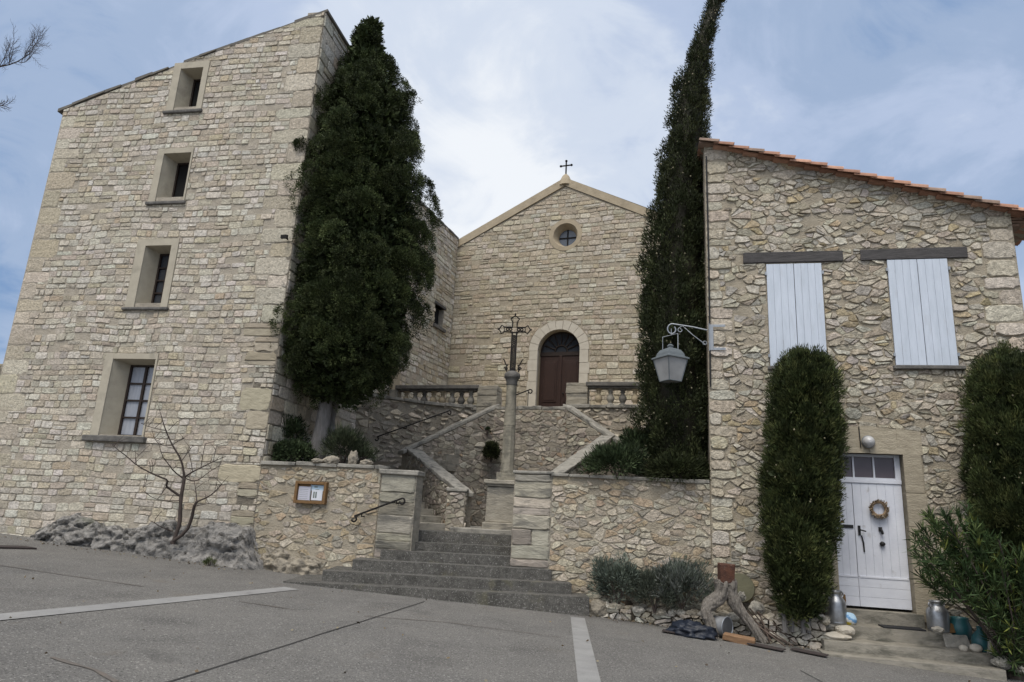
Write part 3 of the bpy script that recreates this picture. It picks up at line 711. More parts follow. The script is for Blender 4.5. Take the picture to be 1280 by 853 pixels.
# planting beds behind the front walls
def beds():
    mb = MB()
    def patch(fr, u0, u1, v0, v1, za, zb, seed):
        nu, nv = 30, 24; V = []
        for i in range(nu + 1):
            for j in range(nv + 1):
                u, v = u0 + (u1 - u0) * i / nu, v0 + (v1 - v0) * j / nv; p = fr.w(u, v, 0)
                V.append((p.x, p.y, za + (zb - za) * (j / nv) ** .8 + .06 * noise.noise(p * 1.8 + Vector((seed, 0, 0)))))
        mb.add(V, [(i * (nv + 1) + j, (i + 1) * (nv + 1) + j, (i + 1) * (nv + 1) + j + 1, i * (nv + 1) + j + 1) for i in range(nu) for j in range(nv)], smooth=True)
    patch(F_L, 0.05, 2.1, .40, 2.4, ZL_W - .07, ZL_W + .3, 1)
    patch(F_R, 1.3, LR + .3, .40, 3.6, ZR_W - .05, ZR_W + .45, 5)
    tag(mb.build('planting_soil', M['soil']), kind='structure')
beds()

# ---------------------------------------------------------------- entrance steps
def steps():
    root = thing('entrance_steps', 'broad dark pebbled stone steps spreading from the gateway onto the square', 'steps', (-1, 12.4, 0))
    tops = [(740, 352, 737), (724, 402, 715), (708, 440, 690), (694, 475, 663), (682, 497, 655), (667.5, 497, 655)]
    zs = [gz(1.8) - .25]; Y0, TR = 12.3, .335
    for i, (y, a, b) in enumerate(tops):
        Y = Y0 + TR * i; z = at(600, y, Y).z; xa, xb = at(a, y, Y).x, at(b, y, Y).x
        mb = MB(); back = 14.6 if i < 4 else 15.6
        if i >= 4: xa, xb = PL.x - .12, PR.x + .12
        fr_a, fr_b = (Y - .0, Y)
        # back edge tucked into the walls behind
        n = max(8, int((xb - xa) / .16)); front = [(xa + (xb - xa) * k / n, Y + random.uniform(-.006, .006) + (.02 * random.random() if k in (0, n) else 0)) for k in range(n + 1)]
        poly = front + [(xb, back - (xb > 0) * .9), (xa, back)]
        mb.slab([(x + 1, y_ - 12.4) for x, y_ in poly], zs[-1] - .004, z); o = mb.build('step', M['step'], root, .016, 2)
        zs.append(z)
    mb = MB(); L = zs[-1]   # landing slab under the column
    xa, xb = at(562, 661, 14.55).x, PR.x + .1
    mb.slab([(xa + 1, 2.1), (xb + 1, 2.02), (xb + 1.2, 4.4), (xa + 1.1, 4.4)], L - .2, at(600, 661, 14.5).z); mb.build('landing', M['cope'], root, .02)
    return zs, at(600, 661, 14.5).z
SZ, Z_LAND = steps()

# ---------------------------------------------------------------- horseshoe stair parapets
P1L, P2L, P3L = at(572, 612, 15.2), at(511, 560, 18.0), at(618, 508, 19.35)
P3R, P2R, P1R = at(708, 508, 18.5), at(765, 546, 17.2), at(702, 591, 15.0)
def parapet():
    root = thing('stair_parapet', 'rubble wall enclosing the horseshoe stair with sloping pale coping', 'wall', (0, 17, 0))
    T0 = Vector((0, -17, 0)); m = MB(); c = MB()
    segs = [(P1L, P2L, True), (P2L, P3L, False), (P3L, P3R, False), (P3R, P2R, False), (P2R, P1R, True)]
    for A, B, both in segs:
        fr = frame_between(A, B) if True else None; L = math.hypot(B.x - A.x, B.y - A.y)
        flip = B.x < A.x
        if flip: fr = frame_between(B, A); za, zb = B.z, A.z
        else: za, zb = A.z, B.z
        TT = lambda p, fr=fr: tuple(fr.w(p[0], p[1], p[2]) + T0)
        o = [(-.02, .6), (L + .02, .6), (L + .02, zb - .1), (-.02, za - .1)]
        wall_body(m, o, [], .34, T=TT)
        rubble(m, o, [], PAL_O,   .19, .1, .011, .018, .28, T=TT)
        if both:
            back = lambda p, fr=fr, L=L: tuple(fr.w(L - p[0], .34 - p[1], p[2]) + T0)
            rubble(m, [(-.02, .6), (L + .02, .6), (L + .02, za - .1), (-.02, zb - .1)], [], PAL_O,   .19, .1, .011, .018, .28, T=back)
        n = max(1, round(L / .75))
        for i in range(n):
            t0, t1 = i / n, (i + 1) / n; za0, zb0 = za + (zb - za) * t0, za + (zb - za) * t1; k = random.uniform(-.012, .012)
            a, b = L * t0 + (.0 if i else -.16) + .006, L * t1 + (0 if i < n - 1 else .16) - .006
            ka, kb = za + (zb - za) * (a / L), za + (zb - za) * (b / L)
            y0, y1 = -.02 + random.uniform(-.03, .015), .345 + random.uniform(-.03, .02); V = []
            nn = 6
            for q in range(nn + 1):
                u = a + (b - a) * q / nn; z = ka + (kb - ka) * q / nn; j = lambda: random.uniform(-.012, .012)
                V += [(u, y0 + j(), z - .10 + j()), (u, y1 + j(), z - .10 + j()), (u, y1 + j(), z + k + j()), (u, y0 + j(), z + k + j())]
            F = [(q * 4 + e, q * 4 + (e + 1) % 4, q * 4 + 4 + (e + 1) % 4, q * 4 + 4 + e) for q in range(nn) for e in range(4)] + [(3, 2, 1, 0), tuple(nn * 4 + e for e in range(4))]
            c.add(V, F, T=TT)  # one long worn slab
    # newel where the left parapet starts
    fr = frame_between(P2L, P1L); TT = lambda p: tuple(Vector(p) + T0)
    nf = Frame(P1L.x - .2, P1L.y - .25, 4); TN = lambda p: tuple(nf.w(*p) + T0); o = rect(0, .4, Z_LAND - .1, P1L.z - .06)
    wall_body(m, o, [], .3, T=TN); rubble(m, o, [], PAL_O, .17, .1, .01, .02, .1, T=TN)
    rubble(m, rect(0, .3, Z_LAND - .1, P1L.z - .06), [], PAL_O, .17, .1, .01, .02, .1, T=lambda p: TN((.4 - p[1], p[0], p[2])))
    c.box(-.03, .43, -.04, .3, P1L.z - .06, P1L.z + .015, T=TN, jit=.015)
    m.build('wall', [M['oldmortar'], M['old']], root); c.build('coping', M['cope'], root, .02)
parapet()
def flight(label, A, B, C, side):
    root = thing('stair_flight', label, 'steps', tuple(A)); 
    def run(p, q, w, n):
        d = Vector((q.x - p.x, q.y - p.y, 0)); L = d.length; d /= L; s = Vector((d.y, -d.x, 0))
        for i in range(n):
            z = p.z + (q.z - p.z) * (i + 1) / n; a = p + d * (L * i / n); b = p + d * (L * (i + 1) / n + .06)
            mb = MB(); poly = [a + s * w / 2, a - s * w / 2, b - s * w / 2, b + s * w / 2]; poly = [(v.x - A.x, v.y - A.y) for v in poly]
            if side > 0: pass
            mb.slab(poly, z - .45 - A.z, z - A.z); mb.build('step', M['hstep'], root, .015)
    run(A, B, 1.25, 7)
    mb = MB(); mb.slab([(B.x - A.x + x, B.y - A.y + y) for x, y in ((-.75, -.5), (.7, -.5), (.75, .9), (-.75, .9))], B.z - A.z - .6, B.z - A.z - .005); mb.build('landing', M['hstep'], root, .015)
    run(B + Vector((.45 * (1 if C.x > B.x else -1), .4, 0)), C, 1.2, 9)
flight('worn stone stair flight climbing left of the wayside cross', Vector((-1.62, 14.7, SZ[-1])), Vector((-3.3, 17.5, 2.1)), Vector((-1.0, 20.0, 3.7)), -1)
flight('worn stone stair flight climbing right of the wayside cross', Vector((1.85, 14.6, SZ[-1] + .2)), Vector((3.4, 16.9, 2.25)), Vector((2.3, 18.7, 3.7)), 1)

# retaining walls of the terrace
def retaining(label, pts, ztop, zb, cope=True):
    A0 = pts[0]; root = thing('retaining_wall', label, 'wall', (A0.x, A0.y, 0)); m = MB(); c = MB(); T0 = -Vector((A0.x, A0.y, 0))
    for A, B in zip(pts[:-1], pts[1:]):
        fr = frame_between(A, B); L = math.hypot(B.x - A.x, B.y - A.y); TT = lambda p, fr=fr: tuple(fr.w(*p) + T0)
        o = [(0, zb), (L, zb), (L, B.z - .06), (0, A.z - .06)]; wall_body(m, o, [], .4, T=TT); rubble(m, o, [], PAL_O + PAL_W[:2], .24, .12, .026, .028, .3, T=TT, skip=.12)
        x = 0
        while x < L - .05:
            w = min(random.uniform(.4, .9), L - x); z0 = A.z + (B.z - A.z) * x / L
            c.box(x, x + w - .01, -.07 + random.uniform(-.02, .02), .42, z0 - .06, z0 + random.uniform(.02, .05), T=TT, jit=.012); x += w
    m.build('wall', [M['oldmortar'], M['old']], root); c.build('coping', M['cope'], root, .015)
RW = [at(405, 497, 18.0), at(464, 494, 18.55), at(530, 503, 19.4), at(604, 509, 20.3)]
retaining('rubble retaining wall below the left balustrade with a handrail fixed on it', RW, 0, 1.2)
RB = [at(712, 508, 19.15), at(800, 508, 18.55), at(880, 511, 18.0)]
retaining('rubble retaining wall below the right balustrade beside the slender cypress', RB, 0, 1.2)

# ---------------------------------------------------------------- church
F_C = Frame(1.75, 23.7, 20)
def church():
    root = thing('church', 'stone church with low gable, round window and brown arched door', 'church', F_C.loc, F_C.rot)
    ua, za = F_C.px(706, 232); ul, zl = F_C.px(572, 302); ur = 2 * ua - ul
    zr = zl
    zA = F_C.px(706, 224)[1]
    out = [(ul, 3.9), (ur, 3.9), (ur, zr), (ua, zA), (ul, zl)]
    # door
    dl = F_C.px(671, 470)[0]; dr = F_C.px(724, 470)[0]; dc = (dl + dr) / 2; hw = (dr - dl) / 2; ztop = F_C.px(698, 412)[1]; zs = ztop - hw
    arch = [(dl, T_Z + .1), (dr, T_Z + .1)] + [(dc + hw * math.cos(a), zs + hw * math.sin(a)) for a in np.linspace(0, math.pi, 22)]
    oc, oz = F_C.px(707, 294); orad = abs(F_C.px(722, 294)[0] - F_C.px(692, 294)[0]) / 2
    circ = [(oc + orad * math.cos(a), oz + orad * math.sin(a)) for a in np.linspace(0, 2 * math.pi, 33)[:-1]]
    mb = MB(); wall_body(mb, out, [arch, circ], .6, .5, revmat=2)
    sw = .36
    hol = [(dl - sw, dr + sw, 3, zs), ('c', dc, zs, hw + sw), ('c', oc, oz, orad + .16)]
    inner = [(ul, 3.9), (ur, 3.9), (ur, zr - .28), (ua, zA - .42), (ul, zl - .28)]
    coursed(mb, inner, hol, PAL_C, (.13, .24), (.2, .52), .012, .024, .03, 1, None, 1, .05)
    mb.box(ul + .02, ur - .02, .6, 14, 3.9, zr - .1)
    mb.build('wall', [M['cmortar'], M['stone'], M['render']], root)
    # sloping gable band and roof
    g = MB(); bw = .27
    for (x0, z0, x1, z1) in ((ul, zl, ua, zA), (ua, zA, ur, zr)):
        g.prism([(x0, z0 - bw), (x1, z1 - bw * 1.15), (x1, z1 + .02), (x0, z0 + .02)], -.05, .5)
    g.lathe([(.26, -.25), (.2, 0), (.13, .16), (.05, .24)], 14, (ua, .1, zA), smooth=True); g.build('gable_coping', M['render'], root, .02)
    r = MB()
    for s, (x0, z0, x1, z1) in enumerate(((ul - .1, zl - .05, ua, zA - .02), (ua, zA - .02, ur + .3, zr - .05))): r.prism([(x0, z0 - .12), (x1, z1 - .12), (x1, z1 - .02), (x0, z0 - .02)], .51, 14, 0, (.40, .22, .15))
    r.build('roof', M['tile'], root)
    x = MB(); zc = zA + .2; Hc = F_C.px(707, 200)[1] - zc
    x.tube([(ua, .1, zc), (ua, .1, zc + Hc)], .03); zz = zc + Hc * .68; x.tube([(ua - .21, .1, zz), (ua + .21, .1, zz)], .028)
    for p in ((ua - .21, .1, zz), (ua + .21, .1, zz), (ua, .1, zc + Hc)): x.lump(p, (.05, .05, .05), 1, 0, 2)
    x.build('cross', M['iron'], root)
    # round window
    rg = MB(); n = 32
    rr = [(orad + .17, -.03), (orad + .005, -.03), (orad * .72, .3), (orad * .72, .36), (orad + .17, .2)]
    V = [(oc + a * math.cos(t), y, oz + a * math.sin(t)) for a, y in rr for t in np.linspace(0, 2 * math.pi, n + 1)[:-1]]
    k = len(rr); rg.add(V, [(i * n + j, i * n + (j + 1) % n, ((i + 1) % k) * n + (j + 1) % n, ((i + 1) % k) * n + j) for i in range(k) for j in range(n)], smooth=False); ro = rg.build('round_window', M['render'], root)
    pn = MB(); q = orad * .74; pn.prism([(oc + q * math.cos(t), oz + q * math.sin(t)) for t in np.linspace(0, 2 * math.pi, n + 1)[:-1]], .325, .35); pn.build('pane', M['leadglass'], ro)
    br = MB(); br.box(oc - .022, oc + .022, .29, .322, oz - q, oz + q); br.box(oc - q, oc - .022, .292, .32, oz - .022, oz + .022); br.box(oc + .022, oc + q, .292, .32, oz - .022, oz + .022); br.build('glazing_bar', M['iron'], ro)
    # door surround of pale voussoirs
    d = MB()
    for sgn in (-1, 1):
        z = T_Z - .2; i = 0
        while z < zs - .02:
            h = min(random.uniform(.36, .5), zs - z); w = sw * (1 if i % 2 else .86); a, b = (dl - w, dl + .001) if sgn < 0 else (dr - .001, dr + w)
            d.box(a, b, -.035 + random.uniform(-.006, .006), .1, z + .004, z + h - .004); z += h; i += 1
    nv = 11
    for i in range(nv):
        a0, a1 = math.pi * i / nv + .008, math.pi * (i + 1) / nv - .008; ro_ = hw + sw * random.uniform(.82, .98); st = np.linspace(a0, a1, 5)
        d.prism([(dc + ro_ * math.cos(t), zs + ro_ * math.sin(t)) for t in st] + [(dc + (hw - .001) * math.cos(t), zs + (hw - .001) * math.sin(t)) for t in st[::-1]], -.035 + random.uniform(-.006, .006), .1)
    d.build('door_surround', M['ashlar'], root, .01)
    y = .34; zt = zs - .12
    dd = MB(); dd.box(dl, dr, y, y + .08, T_Z, zt)
    for s in (-1, 1):
        c = dc + s * hw * .5; w = hw * .33
        for z0, z1 in ((T_Z + .25, T_Z + .8), (T_Z + .95, zt - .18)):
            dd.box(c - w, c + w, y - .025, y - .001, z0, z1); dd.box(c - w + .06, c + w - .06, y - .04, y - .026, z0 + .07, z1 - .07)
    dd.box(dc - .05, dc + .05, y - .04, y - .001, T_Z, zt)
    do = dd.build('door', M['wbrown'], root, .008)
    kn = MB(); kn.lump((dc + .14, y - .07, T_Z + 1.25), (.035, .035, .035), 2, 0, 2); kn.build('handle', M['iron'], do)
    f = MB(); f.box(dl, dr, y - .03, y + .07, zt, zs + .02)
    for a in np.linspace(.0, math.pi, 9)[1:-1]:
        f.tube([(dc + hw * .3 * math.cos(a), y, zs + .03 + hw * .3 * math.sin(a)), (dc + hw * .96 * math.cos(a), y, zs + .02 + hw * .96 * math.sin(a))], .022, 6)
    f.tube([(dc + hw * .3 * math.cos(a), y, zs + .03 + hw * .3 * math.sin(a)) for a in np.linspace(0, math.pi, 14)], .025, 6)
    f.tube([(dc + hw * .96 * math.cos(a), y, zs + hw * .96 * math.sin(a)) for a in np.linspace(0, math.pi, 24)], .03, 6)
    fo = f.build('fanlight', M['wframe'], root)
    p = MB(); p.prism([(dc + hw * math.cos(a), zs + .021 + hw * math.sin(a)) for a in np.linspace(0, math.pi, 22)], y + .03, y + .05); p.build('pane', M['glass'], fo)
    return ul, zl
C_UL, C_ZL = church()
# side wing running forward from the church
cw = F_C.w(C_UL, 0, 0); F_W = Frame(cw.x + .02, cw.y - .06, -70)
def wing():
    root = thing('church_wing', 'windowed stone side wing running forward from the church behind the big cypress', 'building', F_W.loc, F_W.rot)
    L = 6.6; z1 = F_W.px(541, 268)[1]; z2 = F_W.px(572, 299)[1]
    o = [(-L, 3.6), (-.02, 3.6), (-.02, z2), (-L, (z1 + z2) / 2 + (z1 - z2) * .8)]
    a, b = F_W.px(544, 380), F_W.px(553, 412); hx = [min(a[0], b[0]), max(a[0], b[0])]; hz = [b[1], a[1]]
    hole = rect(hx[0], hx[1], hz[0], hz[1]); mb = MB(); wall_body(mb, o, [hole], .5, .3)
    da = F_W.px(483, 490)[0]
    coursed(mb, o, [(hx[0], hx[1], hz[0], hz[1])], PAL_C + PAL_T[:2], (.14, .25), (.2, .5), .014, .026, .03, 1, None, 1, .05)
    mb.box(-L, -.02, .5, 4, 3.6, z2 - .4)
    mb.build('wall', [M['mortar'], M['stone']], root)
    w = MB(); w.box(hx[0] - .02, hx[1] + .02, .2, .26, hz[0], hz[1]); wo = w.build('window', M['void'], root)
    s = MB(); s.box(hx[0] - .1, hx[1] + .1, -.12, .2, hz[0] - .12, hz[0]); s.build('sill', M['darkcope'], wo, .015)
    s = MB(); s.box(hx[0] - .1, hx[1] + .1, -.06, .2, hz[1], hz[1] + .1); s.build('lintel', M['wdark'], wo, .01)
    c = MB(); n = 14
    for i in range(n):
        t0, t1 = i / n, (i + 1) / n; za, zb = o[3][1] + (o[2][1] - o[3][1]) * t0, o[3][1] + (o[2][1] - o[3][1]) * t1
        c.prism([(-L + (L - .02) * t0, za - .03), (-L + (L - .02) * t1 - .01, zb - .03), (-L + (L - .02) * t1 - .01, zb + .05), (-L + (L - .02) * t0, za + .05)], -.05 + random.uniform(-.02, .02), .55)
    c.build('coping', M['roofing'], root)
    k = MB(); u0, u1 = F_W.px(486, 485)[0], F_W.px(497, 485)[0]; u0, u1 = min(u0, u1), max(u0, u1)
    k.box(u0, u0 + .42, -.14, .1, T_Z, F_W.px(490, 458)[1]); k.build('pilaster', M['render'], root, .02)
wing()

# ---------------------------------------------------------------- balustrades
def balustrade(label, A, B, n, px_rail, px_base, pier_side):
    fr = frame_between(A, B); L = math.hypot(B.x - A.x, B.y - A.y); zt, zb = A.z, A.z - .66
    root = thing('balustrade', label, 'balustrade', fr.loc, fr.rot, 'stone balustrades along the terrace edge')
    b = MB(); b.box(0, L, -.02, .3, zb - .35, zb, jit=.008); b.box(-.03, L, -.06, .34, zb - .10, zb - .02); b.build('plinth', M['cope'], root, .012)
    r = MB(); r.box(-.05, L + .03, -.07, .35, zt - .12, zt, jit=.006); r.box(0, L, -.02, .3, zt - .17, zt - .121); r.build('rail', M['darkcope'], root, .018)
    proto = None
    prof = [(.10, 0), (.10, .05), (.06, .07), (.055, .09), (.085, .13), (.115, .19), (.105, .25), (.06, .33), (.05, .37), (.075, .39), (.075, .41), (.05, .43), (.095, .45), (.095, .49)]
    for i in range(n):
        x = L * (i + .85) / (n + .7); c = random.choice((M['darkcope'], M['cope'], M['render']))
        m = MB(); m.lathe([(p[0], p[1]) for p in prof], 14); o = m.build('baluster', M['render'] if i in (0, 3, 4) else M['cope'] if i % 2 else M['darkcope'], root); o.location = (x, .14, zb)
    m = MB(); m.box(-.26 if pier_side > 0 else L - .02, .02 if pier_side > 0 else L + .26, -.03, .31, zb - .3, zt - .125, jit=.008); m.build('pedestal', M['cope'], root, .015)
    m = MB(); x0, x1 = (L + .0, L + .62) if pier_side > 0 else (-.62, -.0); z = zb - .45
    while z < zt - .08:
        h = random.uniform(.14, .26); m.box(x0 + .0, x1, -.06, .42, z + .004, min(z + h, zt - .02), 0, (1, 1, 1), None, .014); z += h
    m.build('pier', M['pier'], root, .015)
balustrade('long balustrade left of the church door with seven stone balusters', at(497, 482, 20.9), at(598, 480, 20.1), 8, 0, 0, 1)
balustrade('short balustrade right of the church door partly behind the slender cypress', at(735, 478, 19.35), at(838, 475, 18.75), 6, 0, 0, -1)

# ---------------------------------------------------------------- house
def house():
    root = thing('stone_house', 'rubble stone house with pale shutters, white front door and terracotta roof edge', 'house', F_H.loc, F_H.rot)
    zl = F_H.px(880, 181)[1]; ur, zr = F_H.px(1264, 268); u2 = F_H.px(1279, 388)[0]; ur = (ur + u2) / 2; zr = F_H.px(1264, 266)[1]
    out = [(0, -.8), (ur, -.8), (ur, zr), (0, zl)]
    def R4(p, q): a, b = F_H.px(*p), F_H.px(*q); return a, b
    dl, dr = F_H.px(1045.5, 680)[0], F_H.px(1137.5, 680)[0]; dt = F_H.px(1095, 567)[1]; db = F_H.px(1100, 762)[1]
    door = rect(dl, dr, db - .1, dt)
    sh = []
    for (a, b, c, d) in ((956, 1026, 330, 459), (1107, 1182.5, 324.5, 458)):
        y = (c + d) / 2; off = 4 if a < 1000 else 6.5
        x0 = F_H.px(a + off, y)[0]; x1 = F_H.px(b + off + (0 if a < 1000 else 1), y)[0]; sh.append((x0, x1, F_H.px((a + b) / 2 + off, d)[1], F_H.px((a + b) / 2, c)[1]))
    lw = [(F_H.px(929, 325)[0], F_H.px(1053, 325)[0], F_H.px(990, 329)[1], F_H.px(990, 316)[1]), (F_H.px(1075, 320)[0], F_H.px(1209, 320)[0], F_H.px(1140, 325)[1], F_H.px(1140, 311)[1])]
    jl, jr = F_H.px(1030, 680)[0], F_H.px(1163, 680)[0]; lt = F_H.px(1100, 538)[1]
    mb = MB(); wall_body(mb, out, [door] + [rect(s[0] + .06, s[1] - .06, s[2] + .05, s[3] - .05) for s in sh], .55, .3, revmat=2)
    hol = [(jl, jr, -1, lt)] + [(s[0] - .02, s[1] + .02, s[2], s[3]) for s in sh] + [(l[0], l[1], l[2], l[3]) for l in lw]
    # corner blocks at the right-hand edge
    Q = []; z = 2.2
    while z < zr - .3:
        h = random.uniform(.18, .34); w = random.uniform(.3, .62); Q.append((ur - w, ur, z, z + h)); z += h
    z = -.3
    while z < zl - .2:
        h = random.uniform(.14, .3); w = random.uniform(.22, .5); Q.append((0, w, z, min(z + h, zl - .12))); z += h
    for a, b, z0, z1 in Q:
        q = in_region(ragged(chop([(a + .012, z0 + .012), (b - .012, z0 + .012), (b - .012, z1 - .012), (a + .012, z1 - .012)], .2), .02), out)
        if q: stone(mb, q, PAL_H[:2] + PAL_Q[:1], .03, 1)
    rubble(mb, out, hol + Q, PAL_H, .185, .1, .0095, .024, .3, jit=.52, skip=.07)
    mb.box(0.01, ur - .01, .55, 7, -.8, zr - .2); mb.slab([(0.01, .55), (ur - .01, .55), (ur - .01, 7), (.01, 7)], zr - .21, [zl - .03, zr - .03, zr - .03, zl - .03])
    mb.build('wall', [M['rmortar'], M['rubble'], M['rmortar']], root)
    # roof of overlapping canal tiles, sloping down to the right
    t = MB(); dx, dz = ur + .6, (zr - zl) / ur * (ur + .6); Ls = math.hypot(dx, dz); ca, sa = dx / Ls, dz / Ls; nt = 21; pit = Ls / nt; tl = pit * 1.28
    for row in range(26):
        for kind in (0, 1):
            yy = -.10 + row * .26 + (.0 if kind else .13)
            if kind == 0 and row == 25: continue
            for i in range(nt):
                s0 = i * pit - .12; s1 = s0 + tl; col = pick([((.42, .235, .16), 4), ((.35, .195, .135), 3), ((.47, .28, .20), 2), ((.28, .20, .155), 2)]); k = random.uniform(.85, 1.1); col = tuple(c * k for c in col)
                r0, r1 = (.135, .165) if kind else (.12, .10); V = []; na = 8; jy = random.uniform(-.012, .012); jh = random.uniform(-.008, .008)
                lift0, lift1 = (.02, .055) if kind else (.08, .12)
                for s, r, lf in ((s0, r0, lift0 - .02), (s1, r1, lift1 - .02 - .0)):
                    lf = lf + jh
                    for th in (0, .018):
                        for a in range(na + 1):
                            an = math.pi * a / na; h_ = (r - th) * math.sin(an) * .75 if kind else -(r - th) * math.sin(an) * .6
                            x = s * ca - (lf + h_) * sa * 1; z = zl + s * sa + (lf + h_) * ca - .06
                            V.append((x, yy + jy - (r - th) * math.cos(an), z))
                n = na + 1; F = []
                for a in range(na): F += [(a, a + 1, 2 * n + a + 1, 2 * n + a), (n + a, 3 * n + a, 3 * n + a + 1, n + a + 1), (a, n + a, n + a + 1, a + 1), (2 * n + a, 2 * n + a + 1, 3 * n + a + 1, 3 * n + a)]
                F += [(0, 2 * n, 3 * n, n), (n - 1, 2 * n - 1, 4 * n - 1, 3 * n - 1)]
                t.add(V, F, 0, col, smooth=False)
    # mortar bed under the edge tiles
    t.prism([(-.05, zl - .03), (ur + .5, zl - .03 + sa / ca * (ur + .5)), (ur + .5, zl + .05 + sa / ca * (ur + .5)), (-.05, zl + .05)], .02, 6.6, 1)
    t.build('roof', [M['tile'], M['rmortar']], root)
    e = MB()   # corbelled eave at the right
    for i in range(3): e.box(ur + .004, ur + .14 + .13 * i, .03, 6.6, zr - .25 + i * .06, zr - .20 + i * .06, 0, (.22, .15, .11))
    e.build('eave_cornice', M['tile'], root, .02)
    for l in lw:
        b = MB(); b.box(l[0], l[1], -.05, .1, l[2] + .005, l[3], jit=.01); b.build('lintel', M['wdark'], root, .012)
    for s in sh:
        xm = (s[0] + s[1]) / 2
        for a, b in ((s[0], xm - .004), (xm + .004, s[1])):
            m = MB(); nb = 4; w = (b - a) / nb
            for i in range(nb): m.box(a + w * i + .0015, a + w * (i + 1) - .0015, -.042, -.008, s[2] + .01, s[3] - .012, 0)
            m.box(a, b, -.034, -.005, s[2] + .012, s[3] - .014, 1); so = m.build('shutter', [M['paint'], M['groove']], root, .003)
            xx = a - .03 if a == s[0] else b + .0
            for zz in (s[2] + .2, s[3] - .2): hg = MB(); hg.box(xx, xx + .03, -.06, .0, zz - .03, zz + .03); hg.build('hinge', M['steel'], so)
        m = MB(); m.box(s[0] - .05, s[1] + .1, -.09, .1, s[2] - .065, s[2]); m.build('window_sill', M['darkcope'], root, .012)
    # front door surround
    d = MB()
    for a, b in ((jl, dl), (dr, jr)):
        z = db - .15
        while z < dt - .02:
            h = min(random.uniform(.42, .62), dt - z)
            if dt - z - h < .2: h = dt - z
            w = random.uniform(-.03, .06); c = random.uniform(.9, 1.05)
            x0, x1 = (a - w, b) if a == jl else (a, b + w); d.box(x0, x1, -.03 + random.uniform(-.004, .004), .28, z + .003, z + h - .003, 0, (c, c, c)); z += h
    xs = np.linspace(jl, jr, 5); ks = [0, .03, .06, .03, 0]
    for i in range(4): d.prism([(xs[i] + .003 + (.0 if i == 0 else -.02 * (2 - i)), dt), (xs[i + 1] - .003 - (.02 * (1 - i) if i < 3 else 0), dt), (xs[i + 1] - .003 - (.03 * (1 - i) if i < 3 else 0), lt + ks[i + 1]), (xs[i] + .003 + (0 if i == 0 else -.03 * (2 - i)), lt + ks[i])], -.034 + .004 * (i % 2), .28, 0)
    d.build('door_surround', M['sand'], root, .008)
    y = .16; tz = F_H.px(1092, 603)[1]; sp = F_H.px(1070, 640)[0]; sp = dl + (dr - dl) * .305
    fr = MB(); fr.box(dl + .002, dr - .002, y - .02, y + .06, tz - .01, tz + .05); fr.box(dl + .002, dl + .06, y - .01, y + .06, tz + .05, dt - .002); fr.box(dr - .09, dr - .002, y - .01, y + .06, tz + .05, dt - .002)
    fr.box(dl + .06, dr - .09, y - .01, y + .06, dt - .05, dt - .002); fr.box(dl + .06, dr - .09, y - .008, y + .06, tz + .05, tz + .085)
    px_ = [dl + .06 + (dr - .15 - dl) * k / 3 for k in (1, 2)]
    for x in px_: fr.box(x - .015, x + .015, y, y + .058, tz + .085, dt - .05)
    fo = fr.build('transom_window', M['doorpaint'], root, .004)
    p = MB(); p.box(dl + .05, dr - .08, y + .03, y + .045, tz + .07, dt - .04); p.build('pane', M['mauve'], fo)
    kick = db + (tz - db) * .235
    for a, b in ((dl + .004, sp - .003), (sp + .003, dr - .004)):
        m = MB(); nb = 3 if b < sp + .01 else 6; w = (b - a) / nb
        for i in range(nb): m.box(a + w * i + .0015, a + w * (i + 1) - .0015, y, y + .04, kick, tz - .014)
        m.box(a, b, y + .006, y + .045, db + .01, tz - .012, 1)
        hh = (kick - db - .014) / 3
        for i in range(3): m.box(a, b, y - .012, y + .042, db + .012 + hh * i, db + .012 + hh * (i + 1) - .003)
        m.box(a + .01, b - .01, y - .022, y - .001, kick - .012, kick + .016)
        do = m.build('door', [M['doorpaint'], M['groove']], root, .002)
        if b < sp + .01:
            x = MB(); u, z = F_H.px(1057.5, 658, y); x.box(u - .115, u + .115, y - .014, y - .001, z - .028, z + .028); x.build('letter_slot', M['black'], do)
            x = MB(); u, z = F_H.px(1052, 653, y); x.box(u - .02, u + .02, y - .006, y - .001, z - .01, z + .012); x.build('sticker', pm('red_sticker', (.35, .03, .04), (.3, .03, .04)), do)
        else:
            x = MB(); u, z = F_H.px(1074, 664, y); x.box(u - .02, u + .02, y - .02, y - .001, z - .07, z + .09); x.tube([(u, y - .02, z + .02), (u, y - .07, z + .02), (u + .09, y - .075, z + .0)], .012); x.tube([(u + .03, y - .012, z - .07), (u + .05, y - .02, z - .2), (u + .055, y - .012, z - .34)], .012); x.build('handle', M['black'], do)
            x = MB(); u, z = F_H.px(1100.5, 663, y); x.box(u - .03, u + .02, y - .03, y - .001, z - .02, z + .05); x.tube([(u, y - .03, z + .02), (u + .01, y - .06, z - .03), (u + .02, y - .05, z - .06)], .02); x.build('knocker', M['black'], do)
            x = MB(); u, z = F_H.px(1102.5, 680, y); x.lump((u, y - .035, z), (.045, .04, .04), 3, .2, 2); x.build('door_knob', M['black'], do)
    # lamp dome above the door
    u, z = F_H.px(1084, 553); l = MB(); l.lathe([(.105, 0), (.11, .03), (.10, .05)], 20, T=lambda p: (u + p[0], -.04 - p[2], z + p[1])); lo = l.build('wall_lamp', M['steel'], root)
    l = MB(); l.lathe([(.095, .045), (.09, .09), (.06, .13), (.02, .145)], 20, T=lambda p: (u + p[0], -.04 - p[2], z + p[1])); l.build('globe', M['milk'], lo)
    l = MB(); l.tube([(u - .13, -.045, lt + .05), (u - .12, -.045, z - .1)], .009); l.build('cable', M['black'], root)
    l = MB(); l.tube([(.035, -.06, zl - .3), (.045, -.05, zl - 2.5), (.03, -.055, zl - 5)], .016); l.build('cable', M['black'], root)
